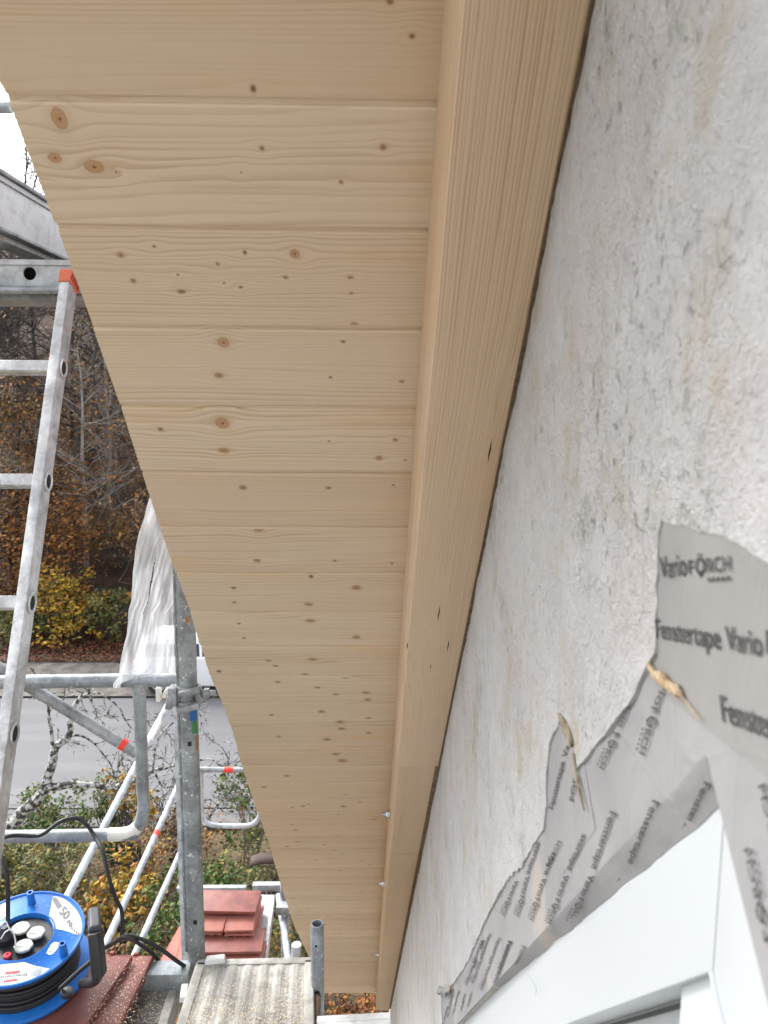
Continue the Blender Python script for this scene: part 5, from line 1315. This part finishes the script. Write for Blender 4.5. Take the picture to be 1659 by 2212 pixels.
mb = MB(); mb.add(q([(65,1363),(238,1345),(225,1378),(55,1395)]), [(0,1,2,3)]); mb.add(q([(40,1465),(210,1440),(200,1468),(30,1490)]), [(0,1,2,3)]); mb.build('print', 'print_red', s2_, smooth=False, keep=True)
cq = onreel(*zr(430,1355)); mb = MB(); mb.lathe([(.0001,.0004),(.0135,.0004),(.0138,.001),(.0001,.0012)], MR @ Matrix.Translation((cq[0], cq[1], 0)), 30, caps=False); mb.build('seal', 'galv' if False else 'steel_pale', s2_)
s3_ = reelpoly([(548,1140),(600,1040),(640,1008),(695,1015),(690,1070),(625,1150),(580,1160)], 0, 'sticker', 'sticker', top_f)
mb = MB()
for (x, y, r_) in ((655,1045,.0055),(605,1110,.0055)):
    a, b = onreel(*zr(x, y)); Mk = MR @ Matrix.Translation((a, b, .0009)); mb.lathe([(r_,0),(r_*.72,.0001)], Mk, 22, caps=False)
a, b = onreel(*zr(600,1115)); mb.box(MR @ Vector((a, b, .0009)), (.004,.0012,.0003), MR.to_3x3()); mb.build('print', 'sticker_grey', s3_, smooth=False)
s4_ = reelpoly([(-120,560),(0,570),(60,530),(85,600),(75,700),(20,745),(-60,770),(-140,700)], 0, 'sticker', 'sticker', top_f)
# handle: upright black grip
hb_ = on_z(218,2148-40,ZT+.07)
hp = at(209, 2118, 1.77)
gk = [(at(214,2108,1.735), at(205,2012,1.745)), (at(205,2016,1.745), at(203,1974,1.83))]
def grip(mb, p, q):
    ax = (q-p).normalized(); hx_ = Vector((1,0,0)); hx_ = (hx_-ax*hx_.dot(ax)).normalized(); hy_ = ax.cross(hx_)
    mb.prism([(-.014,-.010),(-.009,-.017),(.009,-.017),(.014,-.010),(.014,.014),(.009,.019),(-.009,.019),(-.014,.014)], basis(p, hx_, hy_, ax), (q-p).length)
mb = MB(); grip(mb, *gk[0]); mb.build('handle_grip', 'black_plastic', reel, bevel=.003, seg=3)
mb = MB(); grip(mb, *gk[1]); mb.build('handle_top', 'grip_top', reel, bevel=.003, seg=3)
mb = MB(); mb.tube(smooth_path([at(213,2104,1.735), at(208,2116,1.74), at(196,2122,1.77), at(178,2124,1.82)], 4), .011, 10); mb.build('handle_foot', 'black_plastic', reel)
mb = MB(); lp = at(139,2144,1.80); mb.lathe([(.014,-.008),(.014,.004)], basis(at(145,2143,1.80), rx, ry, rn), 20); mb.build('axle_knob', 'black_plastic', reel, bevel=.002)
# cable leaving the winding, behind the grip, over the rail and back to the sockets
def cord(name, pts, r, label, m='black_rubber', cat='cable'):
    mb = MB(); mb.tube(smooth_path([at(u, v, t) for u, v, t in pts], 8), r, 10); return tag(mb.build(name, m), label, cat)
cord('power_cable', [(130,2135,1.80),(165,2103,1.80),(197,2076,1.80),(214,2056,1.83),(240,2040,1.88),(262,2028,1.93),(285,2030,2.0),(310,2045,2.05),(332,2062,2.08),(350,2085,2.10)], .0053, 'black cable running off the reel behind the upright grip')
cord('power_cable', [(17,1995,1.90),(17,1940,1.90),(15,1890,1.90),(3,1855,1.92),(-2,1825,1.95),(4,1812,2.0),(30,1805,2.04),(75,1806,2.06),(95,1800,2.06),(115,1785,2.07),(130,1775,2.07),(150,1768,2.08),(170,1769,2.09),(190,1785,2.13),(205,1808,2.12),(222,1840,2.08),(235,1895,2.05),(250,1940,2.05),(262,1965,2.05),(265,2000,2.04),(262,2025,2.03),(258,2034,2.02)], .0053, 'black cable looping up from the reel and over the lower bar of the guard rail')
cord('power_cable', [(258,2034,2.03),(262,2024,2.03),(285,2022,2.03),(320,2035,2.03),(350,2052,2.04),(385,2078,2.05),(420,2100,2.10)], .0053, 'black cable sagging from the loop towards the foot of the post')
cord('string', [(13,1990,1.89),(20,2005,1.885),(30,2018,1.885),(34,2040,1.885),(30,2046,1.885)], .0018, 'white string tied round the plug on the reel', 'sticker', 'string')
cord('string', [(20,2008,1.885),(10,2015,1.885),(2,2028,1.885)], .0016, 'loose end of the white string lying left of the plug', 'sticker', 'string')
cord('dry_stalk', [(262,2010,2.3),(275,2022,2.3),(290,2022,2.3),(303,2008,2.3),(308,1995,2.3)], .0012, 'thin pale stalk curling between the pale rails', 'twig_pale', 'stalk')

# ---- sawdust: one mass of crumbs on planks, tiles and reel
vs, fs = [], []
rs = random.Random(77)
def flake(p, n_, sz):
    a = Vector((rs.gauss(0,1), rs.gauss(0,1), 0)); a.normalize(); b = n_.cross(a).normalized(); a = b.cross(n_).normalized()
    L, W = sz*rs.uniform(.5,1.6), sz*rs.uniform(.25,.5); i = len(vs); up_ = n_*rs.uniform(.0004,.0016)
    vs.extend([tuple(p-a*L-b*W+up_*.3), tuple(p+a*L-b*W+up_), tuple(p+a*L+b*W+up_*.5), tuple(p-a*L+b*W+up_)]); fs.append((i, i+1, i+2, i+3))
Zu = Vector((0,0,1))
for k in range(1500):
    u, v = rs.uniform(395,665), 2212-abs(rs.gauss(0,60)); 
    if v < 2085 or (u-395) < (2212-v)*.3: continue
    flake(on_z(u, v, z1+.001), Zu, rs.choice((.0010,.0014,.0022)))
for k in range(1500):
    u, v = rs.uniform(225,388), rs.uniform(2100,2212)
    if u > 389-(v-2096)*.3: continue
    flake(on_z(u, v, z2+.001), Zu, rs.choice((.0010,.0014,.002)))
for k in range(700):
    u, v = rs.uniform(190,325), rs.uniform(2068,2212)
    if u > 325-(v-2068)*.30: continue
    flake(on_z(u, v, tz+.0695), Zu, rs.choice((.0010,.0013,.0018)))
for k in range(90):
    a = rs.uniform(0, 6.28); r_ = rs.uniform(.08,.135); flake(MR @ Vector((r_*math.cos(a), r_*math.sin(a), .0012)), rn, .0014)
mb = MB(); mb.add(vs, fs); tag(mb.build('sawdust', 'saw', smooth=False, keep=True), 'pale sawdust crumbs strewn over planks, tiles and reel', 'sawdust', kind='stuff')
